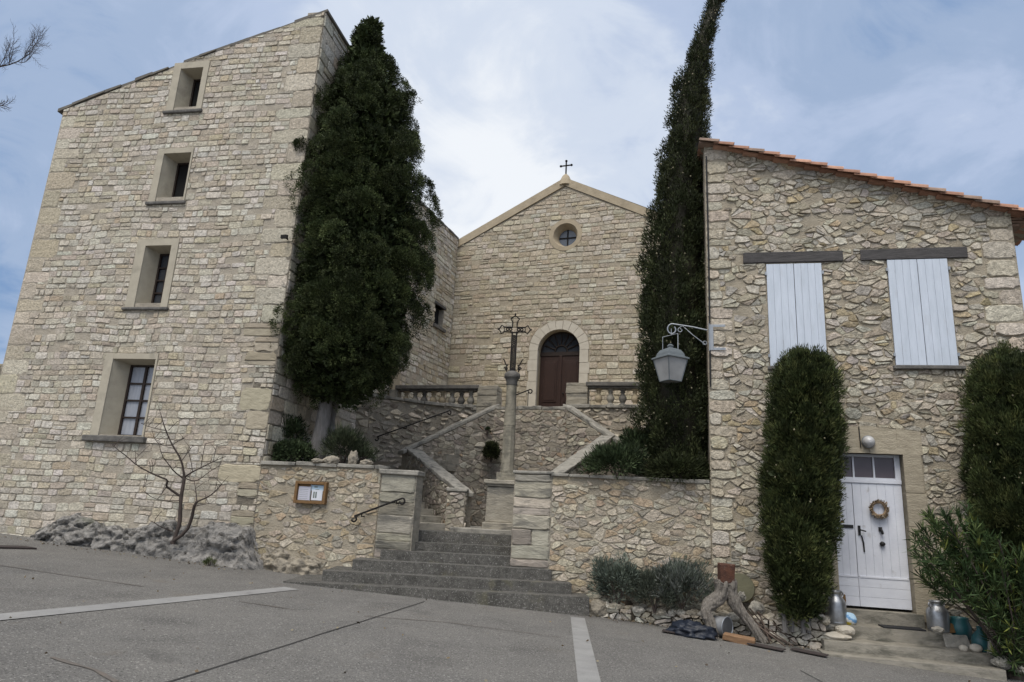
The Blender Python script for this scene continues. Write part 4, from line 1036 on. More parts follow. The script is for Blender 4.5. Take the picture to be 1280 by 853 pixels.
    x = MB(); u, z = F_H.px(1046, 627); x.tube([(u + .05 * math.cos(a) * (1 - a / 14), -.06, z + .05 * math.sin(a) * (1 - a / 14)) for a in np.linspace(0, 9, 24)], .008, 6); x.tube([(u, -.03, z + .02), (u, -.06, z - .05), (u - .02, -.06, z - .2)], .008, 6); x.build('bell_pull', M['iron'], root)
    return db, y, dl, dr
H_DB, H_DY, H_DL, H_DR = house()
def house_steps():
    root = thing('house_steps', 'worn grey stone steps leading up to the white front door', 'steps', F_H.loc, F_H.rot)
    def st(name, px_l, px_r, v, pz, zb, back, xr=None):
        z = F_H.px(*pz, v)[1]; x0, x1 = F_H.px(*px_l, v)[0], F_H.px(*px_r, v)[0]; m = MB(); n = 14
        fr = [(x0 + (x1 - x0) * i / n, v + random.uniform(-.012, .012)) for i in range(n + 1)]
        m.slab(fr + [(x1, back), (x0, back)], zb, z); m.build('step', M['hstep'], root, .018); return z
    st('threshold', (1052, 770), (1155, 770), -.06, (1100, 765), -.8, .25)
    z3 = st('step', (1028, 786), (1190, 790), -.42, (1120, 787), -.8, .2)
    z2 = st('step', (1030, 800), (1243, 820), -.85, (1130, 809), -.8, -.0)
    z1 = st('step', (1031, 820), (1258, 845), -1.22, (1140, 828), -.9, -.3)
    return z1, z2, z3
HS = house_steps()
# ================================================================== OBJECTS
def onz(px, py, z):
    d = ray(px, py); t = (z - EYE.z) / d.z; return EYE + d * t
def hgt(px, ya, yb, Y): return abs(at(px, ya, Y).z - at(px, yb, Y).z)
def wid(xa, xb, y, Y): return abs(at(xa, y, Y).x - at(xb, y, Y).x)
def vtube(mb, pts, r0, r1, n=6, **k):
    c = len(pts); mb.tube(pts, [r0 + (r1 - r0) * i / (c - 1) for i in range(c)], n, **k)
def smooth_path(P, it=2):
    P = [Vector(p) for p in P]
    for _ in range(it):
        Q = [P[0]]
        for a, b in zip(P[:-1], P[1:]): Q += [a.lerp(b, .25), a.lerp(b, .75)]
        P = Q + [P[-1]]
    return P

# ---------------------------------------------------------------- trees
def cypress(name, label, cat, tbl, Y, base, trunk, n, per, cr, Ln, Wd, pal, grp=None, cones=0, **k):
    root = thing(name, label, cat, base, 0, grp); env = outline_env(tbl, Y)
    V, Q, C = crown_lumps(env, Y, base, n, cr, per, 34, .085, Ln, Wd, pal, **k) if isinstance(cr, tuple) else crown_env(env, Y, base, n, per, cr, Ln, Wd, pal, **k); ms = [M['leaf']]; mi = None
    if cones:
        z = np.array([e[0] for e in env]); zz = rng.uniform(z[0], z[-1], cones); ph = rng.uniform(0, 2 * np.pi, cones)
        rr = np.interp(zz, z, [e[2] for e in env]) * rng.uniform(.9, 1.02, cones); xx = np.interp(zz, z, [e[1] for e in env])
        P = np.stack([xx + np.cos(ph) * rr - base[0], Y + np.sin(ph) * rr * k.get('fy', 1) - base[1], zz - base[2]], 1)
        v, q = [], []
        for i, p in enumerate(P):
            s = rng.uniform(.012, .022); o = np.array([[1, 0, 0], [0, 1, 0], [-1, 0, 0], [0, -1, 0], [0, 0, 1.1], [0, 0, -1.1]]) * s + p
            b = len(v) * 6; v.append(o)
            for a, c in ((0, 1), (1, 2), (2, 3), (3, 0)): q += [[b + a, b + c, b + 4, b + 4], [b + c, b + a, b + 5, b + 5]]
        v = np.concatenate(v); f = np.array(q); nb = len(V)
        # two-triangle fans as thin quads: split the doubled corner slightly
        v2 = np.concatenate([v, v + 1e-4]); f2 = f.copy(); f2[:, 3] += len(v)
        V = np.concatenate([V, v2]); C = np.concatenate([C, np.tile(np.array([.30, .27, .18]), (len(v2), 1)) * rng.uniform(.6, 1.1, (len(v2), 1))]); Q = np.concatenate([Q, f2 + nb])
    np_mesh('crown', V, Q, C, M['leaf'], root)
    t = MB(); trunk(t, Vector(base)); t.build('trunk', M['bark'], root); return root
bp = at(402, 552, 15.0)
def tr1(t, b):
    L = lambda x, y, Y: at(x, y, Y) - b
    t.tube([L(392, 575, 15), L(398, 552, 15), L(403, 530, 15), L(407, 505, 15), L(420, 440, 15.05), L(440, 300, 15.1), L(455, 120, 15.1)], [.24, .17, .15, .15, .13, .1, .04], 14, wob=.35)
    t.tube([L(414, 545, 15.25), L(414, 525, 15.25), L(420, 500, 15.25), L(440, 440, 15.3)], [.1, .09, .085, .05], 10, wob=.3)
    for i in range(26):
        a = random.uniform(0, 6.28); z = random.uniform(170, 235); p = L(425 + random.uniform(-16, 10), z, 14.6); t.tube([p, p + Vector((random.uniform(-.25, .2), -random.uniform(.1, .4), random.uniform(.2, .7)))], [.012, .004], 5)
T1 = [(30, 461, 467), (57, 444, 474), (75, 437, 482), (98, 420, 493), (113, 408, 505), (135, 398, 518), (165, 390, 518), (185, 378, 524), (215, 381, 531), (255, 369, 540), (300, 361, 537), (350, 355, 530), (400, 352, 526), (440, 350, 519), (462, 352, 502), (492, 364, 470), (511, 392, 446)]
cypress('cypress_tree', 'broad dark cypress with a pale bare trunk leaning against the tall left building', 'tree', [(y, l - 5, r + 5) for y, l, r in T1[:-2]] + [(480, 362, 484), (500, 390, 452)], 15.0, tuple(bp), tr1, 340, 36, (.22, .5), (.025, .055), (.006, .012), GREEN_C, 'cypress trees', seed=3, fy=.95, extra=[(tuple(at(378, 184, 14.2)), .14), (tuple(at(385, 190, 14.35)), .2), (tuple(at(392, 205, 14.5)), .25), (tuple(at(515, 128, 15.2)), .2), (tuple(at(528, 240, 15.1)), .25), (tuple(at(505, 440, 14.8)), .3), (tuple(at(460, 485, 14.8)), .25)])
b2 = Vector((at(852, 600, 13.3).x, 13.3, 2.2))
def tr2(t, b): t.tube([(0, 0, -.1), (0, 0, 2), (.02, 0, 6), (.12, 0, 9)], [.14, .12, .09, .03], 10)
T2 = [(-110, 922, 926), (-50, 905, 921), (0, 884, 908), (50, 866, 892), (100, 846, 889), (150, 832, 887), (200, 822, 889), (300, 808, 893), (400, 797, 895), (500, 797, 897), (560, 803, 897), (598, 815, 893), (611, 832, 884)]
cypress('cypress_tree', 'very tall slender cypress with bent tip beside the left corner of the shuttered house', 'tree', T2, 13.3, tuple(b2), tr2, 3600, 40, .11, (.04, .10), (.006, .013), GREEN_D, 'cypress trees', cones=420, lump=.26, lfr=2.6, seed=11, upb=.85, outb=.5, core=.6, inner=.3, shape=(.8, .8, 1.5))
b3 = Vector((at(990, 772, 11.42).x, 11.42, .05))
def tr3(t, b):
    for dx, dy in ((-.12, 0), (.02, .08), (.16, -.02), (.27, .05)): t.tube([(dx, dy, -.1), (dx * 1.1, dy, .4), (dx * 1.5, dy, 1.2)], [.04, .035, .03], 8)
sh3 = lambda T, a, b: [(y, l + a, r - b) for y, l, r in T]
T3 = [(456, 980, 1032), (466, 966, 1044), (482, 957, 1050), (520, 955, 1055), (560, 953, 1056), (600, 949, 1053), (650, 946, 1047), (700, 951, 1040), (735, 957, 1036), (760, 968, 1026), (768, 980, 1015)]
cypress('columnar_cypress', 'clipped columnar cypress growing between the lamp corner and the white front door', 'tree', sh3(T3, 9, 4), 11.42, tuple(b3), tr3, 300, 15, (.13, .3), (.035, .10), (.004, .008), GREEN_H, 'columnar cypresses against the house front', cones=90, seed=21, fy=.85, upb=1.1, vs=1.7)
b4 = Vector((at(1262, 760, 10.85).x, 10.85, -.3))
T4 = [(458, 1240, 1306), (468, 1222, 1322), (482, 1212, 1330), (520, 1208, 1332), (600, 1208, 1330), (660, 1216, 1326), (720, 1228, 1320), (770, 1245, 1305)]
cypress('columnar_cypress', 'clipped columnar cypress behind the oleander at the right edge of the house', 'tree', sh3(T4, 6, 4), 10.85, tuple(b4), tr3, 300, 15, (.13, .3), (.035, .10), (.004, .008), GREEN_H, 'columnar cypresses against the house front', cones=150, seed=31, fy=.85, upb=1.1, vs=1.7)

def bare_tree(name, label, base, paths, Y, sub, r0):
    root = thing(name, label, 'tree', tuple(base)); t = MB(); tw = MB()
    return root, t, tw
def fig():
    Z = .2579; g = F_T.w(F_T.px(217, 680, -.5)[0], -.5, 0); Y = g.y; root = thing('fig_tree', 'small leafless fig tree with crooked twigs growing out of the grey rock', 'tree', (g.x, Y, gz(g.x)))
    b = Vector((g.x, Y, gz(g.x))); rnd = random.Random(4)
    def P(x, y, dy): return at(130 + x * Z, 510 + y * Z, Y + dy) - b
    br = [([(335, 660), (350, 610), (368, 560), (370, 480), (375, 420), (385, 370), (390, 335)], .052, .036, 0, 0), ([(390, 335), (375, 250), (330, 180), (295, 100), (275, 30)], .032, .007, 0, -.3),
          ([(325, 655), (400, 600), (425, 540), (435, 480), (450, 455)], .045, .027, 0, -.25), ([(450, 455), (510, 430), (545, 400), (570, 370)], .022, .007, -.25, -.5), ([(450, 455), (446, 400), (438, 365)], .018, .005, -.25, -.1),
          ([(370, 428), (320, 395), (300, 380), (312, 350), (270, 335), (215, 310), (160, 280), (110, 235), (70, 205), (40, 180)], .03, .005, 0, -.7), ([(390, 335), (430, 310), (470, 290), (530, 260), (590, 235)], .024, .005, 0, -.45),
          ([(388, 345), (340, 310), (310, 270), (280, 230), (268, 180)], .018, .004, 0, -.5), ([(390, 340), (430, 356), (460, 350), (510, 310), (560, 280)], .018, .004, 0, -.3), ([(330, 180), (290, 185), (260, 170), (240, 140)], .012, .003, -.15, -.4),
          ([(330, 180), (370, 155), (392, 150)], .01, .003, -.15, -.1), ([(232, 318), (238, 280), (228, 250)], .008, .003, -.35, -.5), ([(300, 385), (285, 410), (262, 438)], .012, .004, -.1, -.3), ([(373, 450), (300, 452), (240, 440), (190, 400)], .011, .003, 0, -.5),
          ([(378, 255), (415, 205), (432, 180)], .01, .003, -.1, -.3), ([(335, 600), (270, 575), (238, 552), (280, 500)], .014, .004, 0, -.4), ([(312, 110), (350, 70), (380, 55)], .008, .003, -.22, -.4), ([(306, 112), (225, 95), (180, 75)], .009, .003, -.22, -.5),
          ([(430, 310), (420, 250), (408, 212)], .01, .003, -.12, -.3), ([(470, 290), (480, 220), (492, 175)], .01, .003, -.2, -.35), ([(530, 260), (538, 215), (548, 180)], .008, .003, -.3, -.4), ([(160, 280), (150, 250), (170, 230)], .006, .002, -.5, -.5), ([(435, 480), (470, 470), (520, 462)], .01, .003, -.2, -.4), ([(215, 310), (205, 360), (190, 390)], .007, .002, -.4, -.55)]
    t = MB(); w = MB()
    for i, (pts, r0, r1, d0, d1) in enumerate(br):
        n = len(pts); Q = smooth_path([P(x, y, d0 + (d1 - d0) * k / (n - 1)) for k, (x, y) in enumerate(pts)], 1)
        vtube(t if i in (0, 2) else w, Q, r0 * .8, max(.0038, r1 * .9), 8, wob=.25)
        if r1 < .03:
            for k in range(2, len(Q)):
                if rnd.random() < (.75 if r1 < .008 else .4):
                    d = Vector((rnd.uniform(-1, 1), rnd.uniform(-.6, .4), rnd.uniform(-.1, 1))).normalized() * rnd.uniform(.08, .3)
                    w.tube([Q[k], Q[k] + d * .55 + Vector((0, 0, .01)), Q[k] + d], [.006, .0045, .003], 5)
    t.build('trunk', M['twig'], root); w.build('branches', M['twig'], root)
fig()
def bare_left():
    Y = 9.0; bx = at(-170, 700, Y).x; b = Vector((bx, Y, gz(bx))); root = thing('bare_tree', 'leafless tree reaching thin twigs in from the left edge of the sky', 'tree', tuple(b)); rnd = random.Random(9)
    t = MB(); w = MB(); L = lambda x, y, d=0: at(x, y, Y + d) - b
    t.tube(smooth_path([(0, 0, -.2), (.1, .1, 2), (.0, 0, 4), L(-150, 130)], 1), [.16] * 5 + [.12] * 3 if False else .12, 10, wob=.2)
    def grow(p, d, ln, r, lev):
        q = [p]; dd = d.copy(); n = 5
        for i in range(n):
            dd = (dd + Vector((rnd.uniform(-.2, .2), rnd.uniform(-.2, .2), rnd.uniform(-.1, .22)))).normalized(); q.append(q[-1] + dd * ln / n)
        vtube(w, q, r, r * .45, 5)
        if lev:
            for i in range(1, n + 1):
                for s in (-1, 1):
                    if rnd.random() < .8:
                        a = dd.cross(Vector((0, 1, 0))).normalized() * s * rnd.uniform(.4, .9); grow(q[i], (dd + a + Vector((0, rnd.uniform(-.5, .5), 0))).normalized(), ln * rnd.uniform(.35, .55), r * .5, lev - 1)
    for (a, c, r) in (((-150, 130), (-14, 84), .03), ((-150, 170), (-22, 132), .025), ((-150, 120), (-120, -60), .05)):
        p, q = L(*a), L(*c); vtube(w, [p, p.lerp(q, .5) + Vector((0, 0, .08)), q], r, r * .6, 7)
        d = (q - p).normalized(); e = q
        grow(e, (Vector((1, 0, .12)) if a[1] != 120 else Vector((.1, 0, 1))).normalized(), wid(0, 70, 60, Y) if a[1] == 130 else .3, r * .4, 3 if a[1] == 130 else 2)
    t.build('trunk', M['bark'], root); w.build('branches', M['twig'], root)
bare_left()

# ---------------------------------------------------------------- shrubs
def bush(name, label, cat, c, r, n, per, cr, Ln, Wd, pal, grp=None, upb=.6, outb=.7, seed=1, lump=.3, stems=6, core=.5, rnd=.75, droop=0):
    root = thing(name, label, cat, c, 0, grp)
    d = unit(rng.normal(size=(n, 3))); d[:, 2] = np.where(d[:, 2] < -.35, -d[:, 2], d[:, 2])
    k = 1 + lump * 1.6 * lumps_noise(d * 1.3, 1.5, seed); q = 1 - .45 * rng.random(n) ** 1.6
    C = d * np.array(r) * (k * q)[:, None] + np.array([0, 0, r[2] * .55]); O = d + np.array([0, 0, -droop])
    V, Q, Cc = clumps(C, O, per, cr, Ln, Wd, pal, upb, outb, rnd); np_mesh('foliage', V, Q, Cc, M['leaf'], root)
    s = MB()
    for i in range(stems):
        a = random.uniform(0, 6.28); e = Vector((math.cos(a) * r[0] * .6, math.sin(a) * r[1] * .6, r[2] * random.uniform(.7, 1.2))); s.tube([(0, 0, -.08), e * .4 + Vector((0, 0, .05)), e], [.018, .013, .006], 6)
    s.build('stem', M['twig'], root); return root
G_J = [(.034, .050, .022), (.045, .062, .028), (.026, .040, .018)]
G_R = [(.040, .052, .028), (.055, .065, .036), (.032, .042, .022)]
G_L = [(.115, .13, .115), (.09, .105, .085), (.15, .16, .145), (.065, .08, .06)]
G_O = [(.036, .062, .022), (.05, .08, .028), (.028, .05, .018), (.065, .09, .03)]
def P_(x, y, Y): return tuple(at(x, y, Y))
bush('rosemary_shrub', 'spiky rosemary bush at the foot of the broad cypress trunk above the notice board', 'shrub', P_(428, 578, 14.45), (.42, .4, .38), 130, 26, .1, (.08, .2), (.005, .009), G_R, 'shrubs under the broad cypress', .7, .8, 2)
bush('ivy_shrub', 'low leafy green bush on the wall top at the foot of the tower corner', 'shrub', P_(366, 580, 14.5), (.42, .35, .28), 130, 26, .1, (.04, .08), (.014, .024), G_J, 'shrubs under the broad cypress', .5, .7, 3)
bush('ivy_shrub', 'dark shrub tucked between the tower wall and the cypress trunk', 'shrub', P_(356, 560, 15.1), (.38, .4, .42), 110, 26, .12, (.06, .13), (.008, .014), G_J, 'shrubs under the broad cypress', .7, .7, 4)
bush('rosemary_shrub', 'small wispy shrub behind the pale rocks at the right end of the planted wall', 'shrub', P_(452, 580, 14.35), (.2, .25, .2), 50, 22, .07, (.06, .14), (.005, .008), G_R, 'shrubs under the broad cypress', .8, .7, 5)
bush('wall_bush', 'rounded dark bush growing on the stair wall behind the wayside cross', 'shrub', P_(614, 574, 18.95), (.19, .22, .28), 170, 34, .07, (.03, .07), (.007, .013), GREEN_D, None, .2, .8, 6, .12, 3)
bush('wall_tuft', 'tiny green tuft sprouting from the stair wall above the rounded bush', 'plant', P_(609, 541, 19.15), (.07, .08, .09), 24, 16, .03, (.03, .06), (.004, .008), G_J, None, .3, .8, 7, .1, 2)
bush('juniper_shrub', 'spreading juniper draped over the wall top left of the slender cypress', 'shrub', P_(772, 598, 12.95), (.55, .42, .36), 200, 28, .11, (.07, .16), (.006, .012), G_J, 'junipers behind the right garden wall', .5, .9, 8)
bush('juniper_shrub', 'dark juniper overhanging the wall at the foot of the slender cypress', 'shrub', P_(848, 604, 12.75), (.6, .38, .30), 200, 28, .11, (.07, .16), (.006, .012), GREEN_D, 'junipers behind the right garden wall', .3, .9, 9)
bush('juniper_shrub', 'small juniper sprig in front of the right stair parapet', 'shrub', P_(800, 575, 13.6), (.4, .35, .34), 110, 28, .11, (.07, .16), (.006, .012), G_J, 'junipers behind the right garden wall', .6, .8, 10)
cL1, cL2, cL3 = gp(776, 765), gp(848, 780), gp(815, 775)
bush('lavender_shrub', 'grey green santolina mound at the left end of the low stone bed', 'shrub', P_(773, 752, 12.45), (.46, .36, .40), 170, 34, .1, (.05, .11), (.005, .010), [(.085, .105, .085), (.11, .13, .105), (.065, .08, .06)], 'grey shrubs in the low bed', .5, .8, 11)
bush('lavender_shrub', 'silvery lavender mound with pale leaf tips beside the driftwood', 'shrub', P_(852, 755, 12.05), (.52, .38, .40), 200, 34, .1, (.06, .14), (.004, .008), G_L, 'grey shrubs in the low bed', .9, .6, 12)
bush('lavender_shrub', 'dark straggly lavender between the two grey mounds', 'shrub', P_(818, 760, 12.1), (.34, .3, .36), 110, 30, .1, (.06, .13), (.004, .008), [(.07, .08, .06), (.05, .06, .045)], 'grey shrubs in the low bed', .8, .7, 13)
def oleander():
    b = Vector((at(1268, 790, 10.6).x, 10.6, -.25)); root = thing('oleander_shrub', 'large oleander with long narrow leaves right of the front door', 'shrub', tuple(b)); s = MB(); C = []; O = []
    rnd = random.Random(12)
    tips = [(1150, 668), (1165, 650), (1180, 645), (1200, 640), (1220, 655), (1240, 675), (1150, 690), (1170, 700), (1195, 685), (1215, 700), (1240, 705), (1262, 720), (1275, 745), (1255, 760), (1270, 780), (1230, 740), (1200, 730), (1185, 740), (1215, 760), (1240, 790), (1262, 800), (1290, 760), (1300, 720), (1285, 700), (1310, 790), (1190, 715), (1225, 722), (1250, 735), (1160, 720), (1178, 670), (1208, 668), (1232, 695)]
    tips += [(1165, 735), (1180, 765), (1205, 785), (1225, 800), (1195, 755), (1250, 810), (1275, 815), (1290, 780), (1240, 770), (1215, 745), (1172, 715), (1185, 690), (1255, 700), (1275, 700)]
    tips = [t for t in tips if not (t[0] < 1192 and t[1] > 722) and not (t[0] < 1236 and t[1] > 752)]
    for k in range(4):
        for (x, y) in tips:
            e = at(x + rnd.uniform(-10, 10), y + rnd.uniform(-10, 10), 10.5 + rnd.uniform(-.35, .4)) - b; st = Vector((rnd.uniform(-.15, .25), rnd.uniform(-.15, .15), 0))
            if k == 0: s.tube(smooth_path([st, st.lerp(e, .5) + Vector((0, 0, .12)), e], 1), .011, 6)
            d = (e - st).normalized(); 
            for q in (0, .08, .16, .24, .34, .46): C.append(e - d * q); O.append(d)
    C = np.array(C); O = np.array(O); n = len(C); per = 8; idx = np.repeat(np.arange(n), per); m = len(idx)
    D = unit(O[idx] * .8 + rng.normal(size=(m, 3)) * .5 + np.array([0, -.1, .0])); V, Q = leaf_quads(C[idx], D, rng.uniform(.12, .23, m), rng.uniform(.007, .012, m))
    c = np.array(G_O)[rng.integers(0, 4, n)] * rng.uniform(.7, 1.3, (n, 1)); y = rng.random(n) < .05; c[y] = (.17, .19, .045)
    np_mesh('foliage', V, Q, np.repeat(c[idx] * rng.uniform(.8, 1.2, (m, 1)), 4, 0), M['leaf'], root); s.build('stem', M['twig'], root)
oleander()
for i, (x, y, rr, lab) in enumerate(((398, 580, (.13, .1, .05), 'small flat tan rock lying on the wall top near the cypress trunk'), (414, 581, (.16, .12, .1), 'long tan rock on the wall top left of the upright rock'), (441, 580, (.09, .1, .17), 'upright pale rock standing on the wall top'), (457, 583, (.13, .1, .07), 'sloping tan rock at the right end of the planted wall'))):
    m = MB(); m.lump((0, 0, 0), rr, i + 4, .4, 3, 1.6, smooth=False); o = m.build('garden_rock', M['bedrock']); o.location = at(x, y - 2, 13.85); o.location.z += rr[2] * .4; tag(o, lab, 'rock', 'rocks along the planted wall top')

# ---------------------------------------------------------------- wayside cross
def calvary():
    Y = 14.9; b = Vector((at(628, 658, Y).x, Y, Z_LAND)); root = thing('wayside_cross', 'weathered stone column on a pedestal topped by an openwork iron cross', 'cross', tuple(b), R(-6))
    zc = at(628, 601, Y).z - b.z; w = wid(607, 649, 640, Y) / 2 * .93
    p = MB(); p.box(-w - .06, w + .06, -w - .06, w + .06, -.05, .14, jit=.008); p.box(-w, w, -w, w, .14, zc - .14, jit=.008)
    p.box(-w - .03, w + .03, -w - .03, w + .03, zc - .14, zc - .09); p.box(-w - .07, w + .07, -w - .07, w + .07, zc - .09, zc, jit=.006); p.build('pedestal', M['pier'], root, .018)
    zs = at(634, 466, Y).z - b.z; sx = at(634, 590, Y).x - b.x
    s = MB(); s.box(sx - .2, sx + .2, -.2, .2, zc, zc + .15, jit=.012); s.lathe([(.16, zc + .15), (.145, zc + .3), (.132, zc + (zs - zc) * .5)], 8, (sx, 0, 0), rot=R(22.5), smooth=False)
    s.lathe([(.135, zc + (zs - zc) * .5), (.125, zc + (zs - zc) * .56), (.112, zs - .28)], 18, (sx, 0, 0)); so = s.build('shaft', pm('mossy_column_stone', (.29, .265, .205), (.18, .165, .13), 6, .92, .9, 24, spots=[((.075, .075, .06), 3, .5, .66, .7), ((.33, .31, .26), 10, .6, .7, .5)]), root, .01)
    c = MB(); c.lathe([(.112, zs - .29), (.13, zs - .27), (.118, zs - .22), (.155, zs - .13), (.175, zs - .12), (.175, zs - .03), (.14, zs), (.1, zs + .03)], 20, (sx, 0, 0)); c.build('capital', M['darkcope'], root)
    c = MB(); hx = sx; z0 = zs + .02; zt = at(641, 392, Y).z - b.z; za = at(640, 412, Y).z - b.z; hw = wid(625, 657, 412, Y) / 2 * .82; g = .05; T = .019
    for s_ in (-1, 1):
        c.tube([(hx + s_ * g, 0, z0), (hx + s_ * g, 0, za - g), (hx + s_ * hw, 0, za - g), (hx + s_ * hw, 0, za + g), (hx + s_ * g, 0, za + g), (hx + s_ * g, 0, zt - .2)], T, 6, smooth=False)
        # scrolls inside the arms and at the foot
        k = 0; z = z0 + .1
        while z < za - .12:
            c.tube([(hx + s_ * .5 * g * math.sin(a), 0, z + .05 * (a / 3.1 - 1)) for a in np.linspace(0, 6.2, 10)], .014, 5); z += .1
        x = g + .04
        while x < hw - .03: c.tube([(hx + s_ * (x + .03 * math.cos(a)), 0, za + .03 * math.sin(a)) for a in np.linspace(0, 6.3, 10)], .014, 5); x += .07
        c.tube([(hx + s_ * (g + .02 + .12 * (1 - a / 7) * abs(math.cos(a * .5)) + .04), 0, z0 + .02 + .26 * (1 - a / 6.2) + .035 * math.sin(a * 2)) for a in np.linspace(0, 6.2, 22)], .014, 5)
        c.tube([(hx + s_ * (.15 + .045 * math.cos(a) * (1 - a / 9)), 0, z0 + .07 + .045 * math.sin(a) * (1 - a / 9)) for a in np.linspace(0, 7.5, 18)], .014, 5)
        e = hx + s_ * (hw + .055); c.tube([(e + s_ * q, 0, za + h) for q, h in ((-.05, .055), (.0, .10), (.065, 0), (.0, -.10), (-.05, -.055))], .016, 5); c.lump((e + s_ * .08, 0, za), (.022, .02, .022), 1, 0, 1)
    c.tube([(hx + q, 0, zt - .13 + h) for q, h in ((-.055, -.06), (-.1, 0), (0, .085), (.1, 0), (.055, -.06))], .016, 5); c.lump((hx, 0, zt - .02), (.022, .02, .03), 1, 0, 1)
    c.box(hx - .09, hx + .09, -.012, .012, za - .09, za - .065); c.box(hx - .06, hx + .06, -.05, .05, zs + .01, zs + .1)
    c.build('iron_cross', M['iron'], root)
calvary()

# ---------------------------------------------------------------- handrails, notice board, lamp
def handrail(label, A, B, out, br=2):
    root = thing('handrail', label, 'handrail', tuple(A)); m = MB(); a = Vector((0, 0, 0)); b = B - A; d = b.normalized(); n = Vector((-d.x, -d.y, 0)).normalized()
    pts = [a, b]; 
    scA = [a - d * .02 + Vector((0, 0, -.05)) + Vector((d.x, d.y, 0)) * .055 * math.sin(t) * 1 + Vector((0, 0, .05 * math.cos(t))) for t in np.linspace(4.4, 0, 8)]
    scB = [b + Vector((0, 0, -.055)) + Vector((d.x, d.y, 0)) * .055 * math.sin(t) + Vector((0, 0, .055 * math.cos(t))) for t in np.linspace(0, 4.6, 9)]
    m.tube(scA + [a.lerp(b, .3), a.lerp(b, .7)] + scB, .018, 8); m.build('rail', M['iron'], root)
    for k in range(br):
        t = .14 + .74 * k / max(1, br - 1); p = a.lerp(b, t); m = MB(); m.tube([p, p + Vector((0, 0, -.06)), p + Vector(out) + Vector((0, 0, -.05))], .011, 6); m.build('bracket', M['iron'], root)
def on_w(fr, px, py, v): u, z = fr.px(px, py, v); return fr.w(u, v, z)
handrail('black iron handrail on the left gate pier beside the notice board', on_w(F_L, 444, 645, -.14), on_w(F_L, 503, 623, -.14), (F_L.w(0, .16, 0) - F_L.w(0, 0, 0)))
fr_ = frame_between(RW[1], RW[2])
handrail('long thin iron handrail on the retaining wall below the left balustrade', at(472, 546, 18.42), at(562, 513.5, 19.5), fr_.w(0, .2, 0) - fr_.w(0, 0, 0), 4)
handrail('short iron handrail at the stair head between the column and church door', at(642, 495, 19.0), at(663, 487, 18.95), Vector((0, .02, -.45)), 2)
def board():
    x0, z1 = F_L.px(373, 601.5); x1, z0 = F_L.px(408.5, 631); root = thing('notice_board', 'small wooden notice case with white papers on the rubble wall', 'notice board', F_L.w((x0 + x1) / 2, -.03, (z0 + z1) / 2), F_L.rot)
    w, h = (x1 - x0) / 2, (z1 - z0) / 2; m = MB(); t = .055
    m.box(-w, w, -.03, .04, -h, h); m.box(-w, -w + t, -.085, -.031, -h, h); m.box(w - t, w, -.085, -.031, -h, h); m.box(-w + t, w - t, -.084, -.031, h - t, h); m.box(-w + t, w - t, -.084, -.031, -h, -h + t)
    m.build('frame', M['oak'], root, .006)
    wh = pm('white_paper', (.62, .64, .68), (.56, .58, .62), 3, .7, 0); bl = pm('pale_blue_paper', (.36, .48, .58), (.42, .53, .62), 2, .7, 0); gr = pm('printed_ink', (.10, .12, .12), (.16, .19, .15), 30, .8, 0); pk = pm('grey_lilac_paper', (.50, .50, .56), (.46, .46, .52), 3, .7, 0)
    def paper(x0, x1, z0, z1, y, mt, marks=()):
        p = MB(); p.box(x0, x1, y - .002, y, z0, z1); o = p.build('paper', mt, root)
        for a in marks: q = MB(); q.box(a[0], a[1], y - .0032, y - .0022, a[2], a[3]); q.build('print', gr, o)
    W_ = w - t; H_ = h - t
    paper(-W_ + .01, -.02, -H_ + .01, H_ - .045, -.034, pk, [(-W_ + .04, -.06, H_ - .1 - .035 * k, H_ - .105 - .035 * k) for k in range(7)])
    paper(.0, W_ - .01, .04, H_ - .01, -.034, bl, [(.06, .13, .1, .125), (.09, .17, .055, .07)])
    paper(.02, W_ - .03, -H_ + .015, .06, -.038, wh, [(.055, .085, -.1, .02), (.1, .13, -.1, .02)])
    g = MB(); g.box(-.012, .004, -.05, -.04, -H_, H_); g.build('sliding_bar', M['steel'], root)
board()
